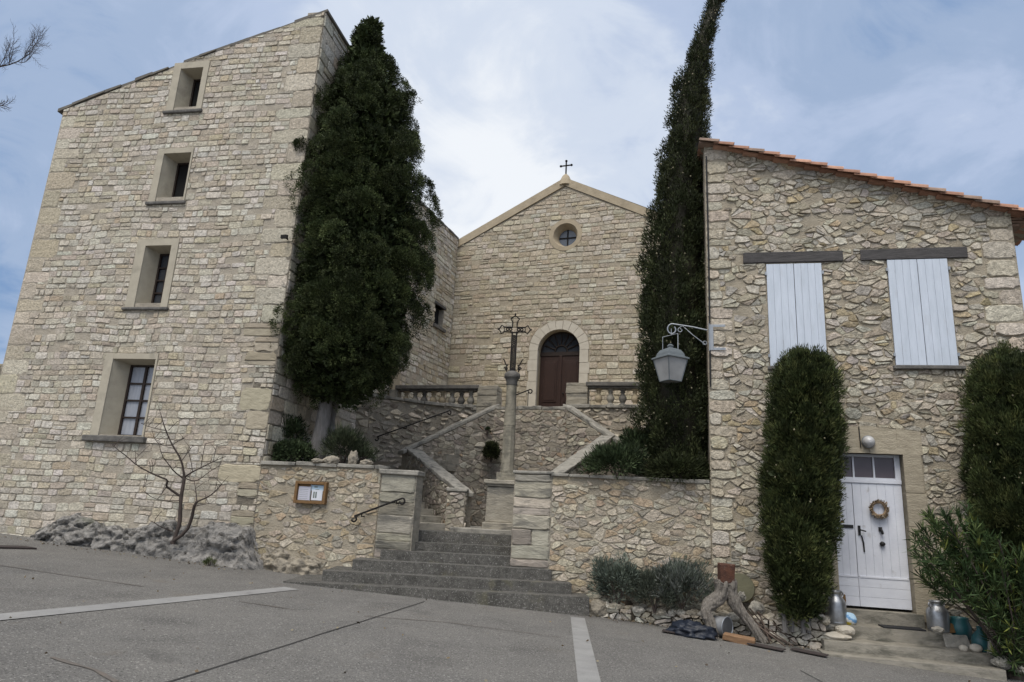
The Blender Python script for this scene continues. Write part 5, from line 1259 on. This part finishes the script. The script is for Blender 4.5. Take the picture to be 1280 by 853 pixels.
def lamp():
    v = -.06; u0, zt = F_H.px(889, 406, v); _, zb = F_H.px(889, 438, v); b = F_H.w(u0, v, zb); root = thing('wall_lantern', 'grey iron lantern hanging from a scrolled bracket at the house corner', 'lamp', tuple(b), F_H.rot)
    L = lambda x, y: Vector((F_H.px(x, y, v)[0] - u0, 0, F_H.px(x, y, v)[1] - zb))
    m = MB(); h = zt - zb; m.box(-.035, .035, -.01, .0, 0, h); m.box(.035, .25, -.01, .0, h - .05, h); m.box(.035, .25, -.01, .0, 0, .05); m.box(-.05, -.036, -.035, .02, -.02, h + .02)
    m.build('wall_plate', M['steel'], root, .003)
    a = MB(); c = L(839, 412); r = .11
    sc = [c + Vector((-r * math.sin(t) * (1 - t / 13) * .9 + .02, 0, r * math.cos(t) * (1 - t / 13))) for t in np.linspace(0, 5.6, 26)]
    a.tube([L(884, 413), L(866, 409)] + sc, .014, 8)
    c2 = L(849, 409) + Vector((.02, 0, -.06)); a.tube([L(882, 431), L(866, 419), L(853, 407.5)] + [c2 + Vector((-.05 * math.sin(t) * (1 - t / 12), 0, .05 * math.cos(t) * (1 - t / 12))) for t in np.linspace(.4, 6.5, 18)], .009, 6)
    c3 = L(881, 429); a.tube([c3 + Vector((.035 * math.cos(t), 0, .035 * math.sin(t))) for t in np.linspace(0, 6.2, 14)], .007, 6); a.build('bracket', M['steel'], root)
    lc = L(838, 449); hb = abs(F_H.px(838, 477, v)[1] - F_H.px(838, 449, v)[1]); wt = abs(F_H.px(859, 449, v)[0] - F_H.px(817.5, 449, v)[0]) / 2; wb = wt * .62
    # four-sided lantern set cornerwise, as a corner faces the square
    q = .985; n = 4; rot = R(45 + 38); RR = wt * 1.04; rb = RR * .62; x, z = lc.x, lc.z
    g = MB(); g.lathe([(rb * .97, -hb), (RR * .97, -.005)], 4, (x, 0, z), rot=rot, smooth=False); g.build('glass', M['lampglass'], root)
    f = MB()
    for k in range(4):
        t = rot + k * math.pi / 2; p0 = Vector((x + rb * math.cos(t), rb * math.sin(t), z - hb)); p1 = Vector((x + RR * math.cos(t), RR * math.sin(t), z)); t2 = t + math.pi / 2; p2 = Vector((x + RR * math.cos(t2), RR * math.sin(t2), z)); p3 = Vector((x + rb * math.cos(t2), rb * math.sin(t2), z - hb))
        f.tube([p0, p1], .011, 5); f.tube([p1, p2], .012, 5); f.tube([p0, p3], .011, 5)
    f.build('frame', M['lamppaint'], root)
    d = MB(); d.lathe([(RR * 1.12, -.005), (RR * 1.1, .02), (RR * .86, .045), (RR * .80, .1), (RR * .62, .17), (RR * .3, .205), (.05, .215), (.05, .24), (.065, .25), (.03, .29)], 4, (x, 0, z), rot=rot, smooth=False); d.build('cover', M['lamppaint'], root)
    y = MB(); hx = abs(F_H.px(847, 430, v)[0] - F_H.px(828, 430, v)[0]) / 2; zt2 = L(838, 419).z
    y.tube([(x - hx, 0, z + .1), (x - hx, 0, zt2 - .04), (x + hx, 0, zt2 + .03), (x + hx, 0, z + .1)], .009, 6); y.tube([(x + .02, 0, zt2), (x + .02, 0, L(838, 411).z)], .008, 6); y.build('yoke', M['steel'], root)
lamp()
def wreath():
    u, z = F_H.px(1097.5, 636.5, H_DY); c = F_H.w(u, H_DY - .045, z); root = thing('door_wreath', 'round wreath of dried leaves hanging on the white front door', 'wreath', tuple(c), F_H.rot); m = MB(); rnd = random.Random(3)
    m.tube([(.115 * math.cos(a), 0, .115 * math.sin(a)) for a in np.linspace(0, 6.283, 25)], .026, 8, wob=.5); m.build('ring', pm('dried_grass', (.30, .22, .14), (.18, .12, .07), 20, .9, .6, 60), root)
    n = 240; a = rng.uniform(0, 6.283, n); low = rng.random(n) < .35; a = np.where(low, rng.normal(-1.4, .5, n), a); P = np.stack([.12 * np.cos(a), -.02 - .02 * rng.random(n), .12 * np.sin(a)], 1)
    D = unit(np.stack([np.cos(a), -.5 * np.ones(n), np.sin(a)], 1) + rng.normal(size=(n, 3)) * .7); V, Q = leaf_quads(P, D, rng.uniform(.03, .07, n), rng.uniform(.007, .014, n))
    c_ = np.array([(.33, .25, .17), (.20, .14, .09), (.42, .36, .29), (.13, .10, .06)])[rng.integers(0, 4, n)]; np_mesh('dried_leaves', V, Q, np.repeat(c_, 4, 0), M['leaf'], root)
wreath()

# ---------------------------------------------------------------- low bed wall and what leans on it
A_, B_ = gp(742, 769), gp(1034, 813); F_B = frame_between(A_, B_); LB = math.hypot(B_.x - A_.x, B_.y - A_.y)
def bed_wall():
    root = thing('bed_wall', 'low dry stone edging wall along the flower bed in front of the house', 'wall', F_B.loc, F_B.rot)
    pts = [(742, 751), (790, 757), (840, 762), (900, 766), (960, 768), (1030, 772)]; top = [F_B.px(*p) for p in pts]; zg = lambda u: gz(F_B.w(u, 0, 0).x)
    o = [(0, zg(0) - .15), (LB, zg(LB) - .15), (LB, top[-1][1] - .07)] + [(t[0], t[1] - .07) for t in top[::-1][1:-1]] + [(0, top[0][1] - .07)]
    m = MB(); wall_body(m, o, [], .3)
    reg = [(0, zg(0) - .15), (LB, zg(LB) - .15), (LB, max(t[1] for t in top)), (0, max(t[1] for t in top))]
    pal = PAL_B
    for i in range(len(top) - 1):
        a, b = top[i], top[i + 1]; x0 = 0 if i == 0 else a[0]; x1 = LB if i == len(top) - 2 else b[0]
        rubble(m, [(x0, zg(x0) - .1), (x1, zg(x1) - .1), (x1, b[1] - .06), (x0, a[1] - .06)], [], pal, .17, .085, .007, .05, .22, rings=2, skip=.0)
    x = .05; k = 0
    while x < LB:
        r = random.uniform(.06, .13); z = np.interp(x, [t[0] for t in top], [t[1] for t in top]); c = pick(pal)
        m.lump((x, random.uniform(.0, .12), z - .06), (r, random.uniform(.09, .14), random.uniform(.045, .075)), k, .35, 2, 1.5, 1, c, smooth=False)
        if random.random() < .5: m.lump((x + .05, random.uniform(.18, .26), z - .05), (r * .8, .1, .06), k + 50, .35, 2, 1.5, 1, c, smooth=False)
        x += r * 1.7; k += 1
    m.build('wall', [M['soil'], M['rubble']], root)
    s = MB(); nu, nv = 30, 8; V = []
    for i in range(nu + 1):
        for j in range(nv + 1):
            u = LB * i / nu; v = .24 + (1.25) * j / nv; p = F_B.w(u, v, 0); z = np.interp(u, [t[0] for t in top], [t[1] for t in top]) - .1 + .03 * noise.noise(p * 3); V.append((p.x, p.y, z))
    s.add(V, [(i * (nv + 1) + j, (i + 1) * (nv + 1) + j, (i + 1) * (nv + 1) + j + 1, i * (nv + 1) + j + 1) for i in range(nu) for j in range(nv)], smooth=True)
    tag(s.build('planting_soil', M['soil']), kind='structure')
bed_wall()
def G(px, py): p = gp(px, py); return Vector((p.x, p.y, gz(p.x)))
def drift():
    g = G(918, 800); Y = g.y + .12; root = thing('driftwood_stump', 'silvery forked driftwood stump standing on two twisted legs', 'driftwood', (g.x, Y, g.z)); b = Vector((g.x, Y, g.z)); L = lambda x, y, d=0: at(x, y, Y + d) - b
    m = MB()
    def limb(path, r0, r1, seed):
        P = smooth_path(path, 2); n = len(P); rr = random.Random(seed)
        for k in range(7):
            ph = k * 6.283 / 7; q = []
            for i, p in enumerate(P):
                t = i / (n - 1); r = (r0 + (r1 - r0) * t) * (.62 + .12 * math.sin(t * 9 + k)); a = ph + t * 2.4; d = (P[min(i + 1, n - 1)] - P[max(i - 1, 0)]).normalized(); u = d.cross(Vector((0, 1, .2))).normalized(); w = d.cross(u)
                q.append(p + (u * math.cos(a) + w * math.sin(a)) * r + Vector((rr.uniform(-1, 1), rr.uniform(-1, 1), 0)) * .006)
            m.tube(q, [(r0 * .5) * rr.uniform(.8, 1.2), r0 * .42, r0 * .5, r1 * .45, r1 * .55 * rr.uniform(.6, 1.2), r1 * .3], 9, wob=.5)
        m.tube(P, [r0 * .8, r0 * .7, r1 * .7], 9, wob=.4)
    limb([L(902, 727), L(902, 740), L(896, 750), L(884, 758), L(884, 768, -.03), L(890, 780, -.05), L(893, 801, -.1)], .115, .075, 1)
    limb([L(911, 727), L(912, 740, .02), L(917, 752), L(929, 768, -.02), L(943, 785, -.05), L(957, 806, -.1)], .115, .06, 2)
    limb([L(884, 757), L(880, 766, -.05), L(883, 775, -.08)], .07, .03, 3)
    m.build('trunk', M['drift'], root)
    k = MB(); w = wid(899, 916, 715, Y) / 2; c = L(907.5, 727); h = hgt(907, 706, 728, Y); k.box(c.x - w, c.x + w, c.y - w, c.y + w, c.z - .02, c.z + h, jit=.012); o = k.build('rusty_block', M['rust'], None, .01); o.location = b
    tag(o, 'rusty brown metal block set on top of the driftwood stump', 'block'); return b, Y
DB, DY = drift()
def single(name, label, cat, mb, mat, loc=(0, 0, 0), rot=(0, 0, 0), grp=None, bevel=0):
    o = mb.build(name, mat, None, bevel); o.location = loc; o.rotation_euler = rot; tag(o, label, cat, grp); return o
# mossy stone disc leaning on the wall
p = at(925, 752, 12.0); m = MB(); r = wid(908, 943, 735, 12.0) / 2; m.lathe([(r * .96, -.04), (r, -.02), (r, .02), (r * .96, .04)], 36)
single('stone_disc', 'round olive grey stone disc leaning on the house wall behind the driftwood', 'stone', m, pm('mossy_disc', (.16, .155, .10), (.115, .112, .075), 3, .9, .4, 30, spots=[((.07, .07, .045), 5, .56, .7, .5)]), (p.x + .05, p.y + .12, at(925, 735, 12.1).z), (R(82), 0, R(-6)))
g = G(870, 797); m = MB(); m.lump((0, 0, 0), (.34, .22, .15), 5, .42, 4, 3.4, flat=.3); single('tarpaulin', 'crumpled dark blue tarpaulin lying left of the driftwood legs', 'tarpaulin', m, pm('blue_plastic', (.013, .018, .03), (.009, .012, .02), 4, .45, .8, 12, spec=.4), (g.x - .02, g.y + .12, g.z + .05), (0, 0, R(-24)))
def bucket():
    g = G(906, 800); root = thing('tipped_bucket', 'grey zinc bucket lying on its side under the driftwood', 'bucket', (g.x - .03, g.y + .3, g.z + .16), R(40)); m = MB(); T = lambda p: (p[0], -p[2] * .95, p[1])
    m.lathe([(.15, .2), (.155, .2), (.14, -.12), (.02, -.12), (.02, -.11), (.13, -.11), (.147, .2)], 20, T=T); m.build('shell', pm('dull_zinc', (.21, .215, .22), (.14, .145, .15), 6, .6, .2, 30, metal=.2), root); m = MB(); m.tube([(.155 * math.cos(a), -.19, .155 * math.sin(a)) for a in np.linspace(0, 6.283, 22)], .009, 5); m.build('rim', M['steel'], root)
bucket()
g = G(907, 800); m = MB(); m.box(-.02, .45, -.10, .10, 0, .10, jit=.014); single('wood_block', 'freshly split orange wood billet in front of the driftwood', 'wood', m, pm('fresh_wood', (.27, .165, .09), (.19, .11, .06), 5, .8, .5, 20, stretch=(1.5, 8, 8), spots=[((.14, .075, .04), 4, .55, .7, .6)]), (g.x - .03, g.y - .02, g.z + .005), (R(4), R(5), R(-26)), None, .012)
g = G(918, 792); m = MB(); m.lump((0, 0, .1), (.11, .1, .13), 8, .35, 3, smooth=False); m.lump((.02, 0, .26), (.08, .08, .07), 9, .4, 2, smooth=False); single('mossy_stone', 'dark squarish stone wedged between the driftwood legs', 'stone', m, M['darkcope'], (g.x + .04, g.y + .25, g.z))
m = MB(); p = at(934, 752, 11.9); m.lump((0, 0, -.05), (.13, .12, .12), 18, .35, 3, smooth=False); single('mossy_stone', 'pale grey stone behind the driftwood below the round disc', 'stone', m, M['cope'], at(946, 757, 11.85)); 
m = MB(); m.lump((0, 0, 0), (.055, .05, .075), 28, .5, 3, 2.5, smooth=False); single('small_figure_stone', 'small knobbly pale stone perched beside the stone disc', 'stone', m, M['cope'], at(927, 746, 11.8))
# bundle of sticks: every stick its own
rnd = random.Random(6)
for i in range(12):
    a = at(932 + rnd.uniform(-8, 22), 768 + rnd.uniform(-10, 16), DY + .06 + rnd.uniform(-.05, .16)); e = G(948 + i * 4.6 + rnd.uniform(-14, 14), 802 + i * .8 + rnd.uniform(-3, 2)); m = MB(); e.z += .02; mid = a.lerp(e, .5) + Vector((rnd.uniform(-.04, .04), rnd.uniform(-.03, .03), rnd.uniform(-.02, .05)))
    m.tube(smooth_path([Vector((0, 0, 0)), mid - a, e - a], 1), rnd.uniform(.007, .014), 6, wob=.4); single('stick', 'thin brown stick in the loose bundle right of the driftwood', 'stick', m, pm('stick_bark', (.12, .09, .072), (.07, .053, .043), 9, .9, .5, 40) if i == 0 else bpy.data.materials['stick_bark'], a, (0, 0, 0), 'sticks leaning by the driftwood')
# logs at the left end
lw_ = pm('log_bark', (.14, .11, .085), (.08, .065, .05), 8, .95, .9, 22); le = pm('sawn_log_end', (.27, .17, .09), (.19, .11, .055), 12, .9, .3, 40)
def log(px, py, r, ln, rz, lab, tilt=0):
    c = at(px, py, gp(px, 772).y - .05); root = thing('firewood_log', lab, 'log', tuple(c), R(rz), 'sawn logs piled against the low bed wall'); m = MB(); T = lambda p: (p[0], p[2], p[1] + p[2] * tilt)
    m.tube([(0, 0, 0), (0, ln * .5, tilt * ln * .5), (0, ln, tilt * ln)], r, 14, wob=.12); m.build('bark', lw_, root); e = MB(); e.lathe([(r * .93, -.006), (r * .93, .01)], 14, T=lambda p: (p[0], p[2], p[1])); e.build('sawn_end', le, root)
log(777, 757.5, .085, .4, -38, 'thick sawn log on top of the small pile at the left end'); log(776, 768, .06, .4, -30, 'thin pale ended log at the bottom of the pile'); log(769, 767, .05, .35, -20, 'small log at the left foot of the pile'); log(793, 772, .07, .45, -50, 'dark barked log lying right of the pile'); log(808, 766, .085, .3, -28, 'grey round log propped on the bed wall right of the pile')
m = MB(); m.lump((0, 0, .1), (.17, .13, .15), 41, .35, 3, smooth=False); g = G(748, 771); single('field_stone', 'rounded tan boulder between the entrance steps and the low bed wall', 'stone', m, M['bedrock'], (g.x, g.y + .1, g.z))
M['strip'] = pm('rusty_strip_metal', (.06, .045, .04), (.035, .03, .028), 12, .9, .6, 40)
# dark metal strips lying on the asphalt along the bed
for q, lab in (([(828, 790), (872, 797)], 'rusty flat metal strip on the asphalt left of the driftwood'), ([(936, 806), (980, 815)], 'dark flat metal strip on the asphalt right of the driftwood'), ([(990, 813), (1034, 822)], 'dark flat metal strip on the asphalt nearest the house steps')):
    a, b = G(*q[0]), G(*q[1]); fr = frame_between(a, b); L = (b - a).length; m = MB(); za, zb_ = 0, b.z - a.z
    m.slab([(0, -.09), (L, -.09), (L, .09), (0, .09)], [.004, zb_ + .004, zb_ + .004, .004], [.02, zb_ + .02, zb_ + .02, .02]); single('metal_strip', lab, 'metal strip', m, M['strip'], tuple(a + Vector((0, 0, .012))), (0, 0, fr.rot), 'metal strips along the bed edge', .004)

# ---------------------------------------------------------------- things on the house steps
z1, z2, z3 = HS
def onv(px, v, z, py=785): return F_H.w(F_H.px(px, py, v)[0], v, z)
def can(name, label, c, h, r, handle, lid=True):
    root = thing(name, label, 'milk can', tuple(c), R(20), 'milk cans beside the front door'); m = MB(); k = h
    m.lathe([(r * .94, 0), (r, .02), (r, .06 * k), (r * .985, .08 * k), (r, .10 * k), (r, .62 * k), (r * .95, .68 * k), (r * .68, .80 * k), (r * .62, .84 * k), (r * .62, .93 * k), (r * .72, .95 * k), (r * .72, .97 * k), (r * .68, .965 * k)], 28); m.build('body', M['can'], root)
    if lid: m = MB(); m.lathe([(r * .66, .955 * k), (r * .7, .985 * k), (r * .5, 1.0 * k), (r * .1, 1.0 * k)], 24); m.build('lid', M['can'], root)
    for s in (-1, 1): m = MB(); m.tube(smooth_path([(s * r * .72, 0, .74 * k), (s * r * 1.12, 0, .83 * k), (s * r * 1.0, 0, .93 * k), (s * r * .66, 0, .9 * k)], 1), .012, 7); m.build('handle', M['can'], root)
c = onv(1046, -.27, z3); can('milk_can', 'shiny dented milk can left of the front door', (c.x, c.y, z3 - .0), hgt(1046, 739, 781, c.y), wid(1033.5, 1058, 765, c.y) / 2, 1)
c = onv(1173.5, -.24, z3); can('milk_can', 'matt pale milk can right of the front door', (c.x, c.y, z3), hgt(1173, 748, 787, c.y), wid(1161, 1186, 770, c.y) / 2, 1)
m = MB(); a = onv(1056, -.16, z3); m.box(-.07, .05, .05, .12, 0, .42, jit=.01); single('old_board', 'short reddish wooden board standing behind the shiny milk can', 'board', m, M['oak'], (a.x + .06, a.y + .1, z3), (0, 0, R(-12)))
# door mat
a, b = onv(1101, -.24, z3), onv(1153, -.24, z3); fr = frame_between(a, b); m = MB(); m.box(0, (b - a).length, -.16, .14, 0, .018); single('door_mat', 'thin dark door mat on the top step', 'mat', m, pm('mat_rubber', (.025, .026, .03), (.04, .04, .042), 20, .95, .8, 120), (a.x, a.y, z3 + .004), (0, 0, F_H.rot))
# painted stone
c = onv(1064, -.33, z3); m = MB()
V, Fc = ICO[4]; rr = (.125, .09, .10); PC = {'b': (.14, .30, .52), 'y': (.60, .47, .06), 'w': (.62, .63, .60), 's': (.42, .60, .75)}
base = len(m.v)
for v in V:
    k = 1 + .1 * noise.noise(v * 1.4); t = v.x * .6 + v.z + .25 * noise.noise(v * 3); m.v.append((v.x * k * rr[0], v.y * k * rr[1], v.z * k * rr[2] + .085)); m.c.append(PC['y'] if t < -.55 or (v.x < -.55 and t < 0) else PC['w'] if t < -.15 else PC['b'] if t < .45 else PC['s'])
for f in Fc: m.f.append([base + i for i in f]); m.m.append(0); m.sm.append(True)
single('painted_stone', 'pebble painted blue, white and yellow on the top step', 'stone', m, pm('stone_paint', (1.05, 1.05, 1.05), (.9, .9, .9), 10, .6, .2, 30, True), (c.x, c.y + .06, z3), (0, 0, R(-12)))
# little cairn of flat white stones on the end of the bed wall
for i, (px, py, r, lab) in enumerate(((1045, 797, (.20, .13, .06), 'large flat white stone lowest at the end of the bed wall'), (1055, 789, (.14, .12, .075), 'rounded white stone resting on the large flat stone'), (1030, 783, (.16, .12, .055), 'grey flat stone under the small cairn'), (1027, 775, (.07, .06, .03), 'small flat white stone in the middle of the cairn'), (1027, 770.5, (.05, .045, .028), 'tiny pale stone topmost on the cairn'))):
    m = MB(); m.lump((0, 0, 0), r, i + 60, .3, 3, 1.4, smooth=False); single('cairn_stone', lab, 'stone', m, M['cope'] if i == 2 else M['ashlar'], onv(px, (-.62, -.56)[i], z2 + (.04, .13)[i]) if i < 2 else at(px, py, gp(1034, 813).y + .12), (0, 0, R(-15)), 'white stones at the end of the bed wall')
# stones and jug at the right end
def rest(name, lab, px, v, z, r, seed, mat, grp=None, amp=.3, sm=False, rz=0, cat='stone'):
    c = onv(px, v, z, 805); m = MB(); m.lump((0, 0, r[2] * .8), r, seed, amp, 3, 1.4, smooth=sm); return single(name, lab, cat, m, mat, (c.x, c.y, z), (0, 0, R(rz)), grp)
GS = 'loose stones beside the oleander'
c = onv(1200, -.58, z2); m = MB(); m.box(-.17, .17, -.03, .03, 0, .22, jit=.03); single('stone_slab', 'flat grey stone slab leaning at the foot of the oleander', 'stone', m, M['cope'], (c.x, c.y + .06, z2 - .005), (R(-38), 0, R(-8)), GS, .015)
rest('pebble', 'smaller pale pebble in front of the leaning slab', 1204, -.76, z2, (.065, .05, .05), 71, M['ashlar'], GS, .12, True)
rest('pebble', 'larger egg shaped pebble beside the teal jug', 1219, -.74, z2, (.09, .065, .065), 72, M['ashlar'], GS, .12, True)
rest('pale_stone', 'white stone at the foot of the pale milk can', 1174, -.38, z3, (.09, .06, .05), 73, M['ashlar'], GS)
c = onv(1191, -.33, z3); m = MB(); m.prism([(-.07, 0), (.07, 0), (.05, .1), (.01, .14), (-.03, .09)], -.03, .03); single('wood_chip', 'small broken tan wood piece behind the leaning slab', 'wood', m, M['oak'], (c.x, c.y + .03, z3), (R(-12), 0, R(10)))
def jug():
    c = onv(1224, -.6, z2); h = hgt(1224, 777, 808, c.y); r = wid(1214, 1234, 795, c.y) / 2; root = thing('teal_jug', 'teal glazed jug standing in front of the oleander', 'jug', (c.x, c.y, z2)); t = pm('teal_glaze', (.028, .115, .125), (.018, .085, .095), 5, .35, .1, 20, spec=.5)
    m = MB(); m.lathe([(r * .8, 0), (r, .06), (r, h * .45), (r * .85, h * .62), (r * .4, h * .8), (r * .28, h * .86), (r * .34, h), (r * .25, h), (r * .2, h * .9)], 22); m.build('body', t, root); m = MB(); m.tube([(r * .3, 0, h * .93), (r * .75, 0, h * .86), (r * .8, 0, h * .66)], .012, 6); m.build('handle', t, root)
    c = onv(1200, -.2, z3); m = MB(); m.lathe([(.11, 0), (.15, .05), (.16, .2), (.12, .3), (.13, .33), (.1, .33), (.09, .29)], 20); single('plant_pot', 'dark teal pot half hidden by the oleander leaves', 'pot', m, t, (c.x, c.y, z3 - .1))
jug()
c = onv(1240, -.72, z2, 805); m = MB(); m.box(-.06, .06, -.05, .05, 0, hgt(1240, 790, 815, c.y), jit=.014); single('stone_post', 'short pale upright stone at the right end of the steps', 'stone', m, M['ashlar'], (c.x, c.y, z2 - .01), (0, R(4), 0), GS, .012)
rest('pale_stone', 'broad pale stone below the upright stone beside the steps', 1250, -1.0, z1, (.14, .1, .09), 75, M['cope'], GS)
rest('pale_stone', 'flat stone at the right frame edge below the oleander', 1272, -.95, z1 - .05, (.13, .1, .06), 76, M['ashlar'], GS)
rest('pale_stone', 'small white stone under the lowest oleander leaves', 1264, -.7, z1 + .1, (.06, .05, .05), 77, M['ashlar'], GS)
c = gp(1275, 850); m = MB(); m.tube([(0, 0, -.05), (0, 0, .3)], .12, 16, wob=.15); single('log_stump', 'upright brown log stump at the lower right corner', 'log', m, lw_, (c.x + .02, c.y + .1, gz(c.x)))

# weeds, litter and an iron cover on the ground
for i, (x, y, lab) in enumerate(((372, 712, 'green weed tuft at the right foot of the grey rock'), (205, 692, 'small weed tuft under the fig tree roots'), (90, 652, 'thin weed tuft at the left end of the grey rock'), (262, 707, 'low weed tuft in front of the grey rock middle'))):
    g = G(x, y); bush('weed_tuft', lab, 'plant', (g.x, g.y - .02, g.z), (.09, .07, .06), 26, 12, .03, (.04, .1), (.003, .006), [(.06, .085, .03), (.09, .10, .045)], 'weeds along the rock foot', .8, .6, 40 + i, .3, 2)
def litter():
    P = []; r = random.Random(2)
    for _ in range(420):
        k = r.random()
        if k < .45: q = G(r.uniform(742, 1020), 770 + r.random() ** 2 * 14 + 0); q = q + Vector((0, -.05 - abs(r.gauss(0, .16)), 0)); x = F_B.l(q); q = F_B.w(r.uniform(0, LB), -.06 - abs(r.gauss(0, .14)), 0)
        elif k < .75: q = F_T.w(r.uniform(ua - .5, ub + .5), -.62 - abs(r.gauss(0, .25)), 0)
        else: q = Vector((r.uniform(-8, 7), r.uniform(6, 12.2), 0))
        P.append((q.x, q.y, gz(q.x) + .012))
    P = np.array(P); n = len(P); D = unit(np.stack([rng.normal(size=n), rng.normal(size=n), rng.uniform(0, .35, n)], 1)); V, Q = leaf_quads(P, D, rng.uniform(.025, .06, n), rng.uniform(.008, .018, n))
    V[:, 2] = np.maximum(V[:, 2], np.repeat(P[:, 2], 4) - .004)
    c = np.array([(.12, .085, .05), (.17, .13, .08), (.07, .055, .04), (.22, .19, .13)])[rng.integers(0, 4, n)]; o = np_mesh('leaf_litter', V, Q, np.repeat(c, 4, 0), M['leaf']); tag(o, kind='stuff')
litter()
a, b = G(-30, 683), G(38, 684.5); fr = frame_between(a, b); m = MB(); L = (b - a).length; m.slab([(0, -.28), (L, -.28), (L, .28), (0, .28)], [-.02, b.z - a.z - .02, b.z - a.z - .02, -.02], [.012, b.z - a.z + .012, b.z - a.z + .012, .012]); single('drain_cover', 'rusty brown iron drain cover in the asphalt at the far left', 'drain cover', m, M['strip'], tuple(a), (0, 0, fr.rot))
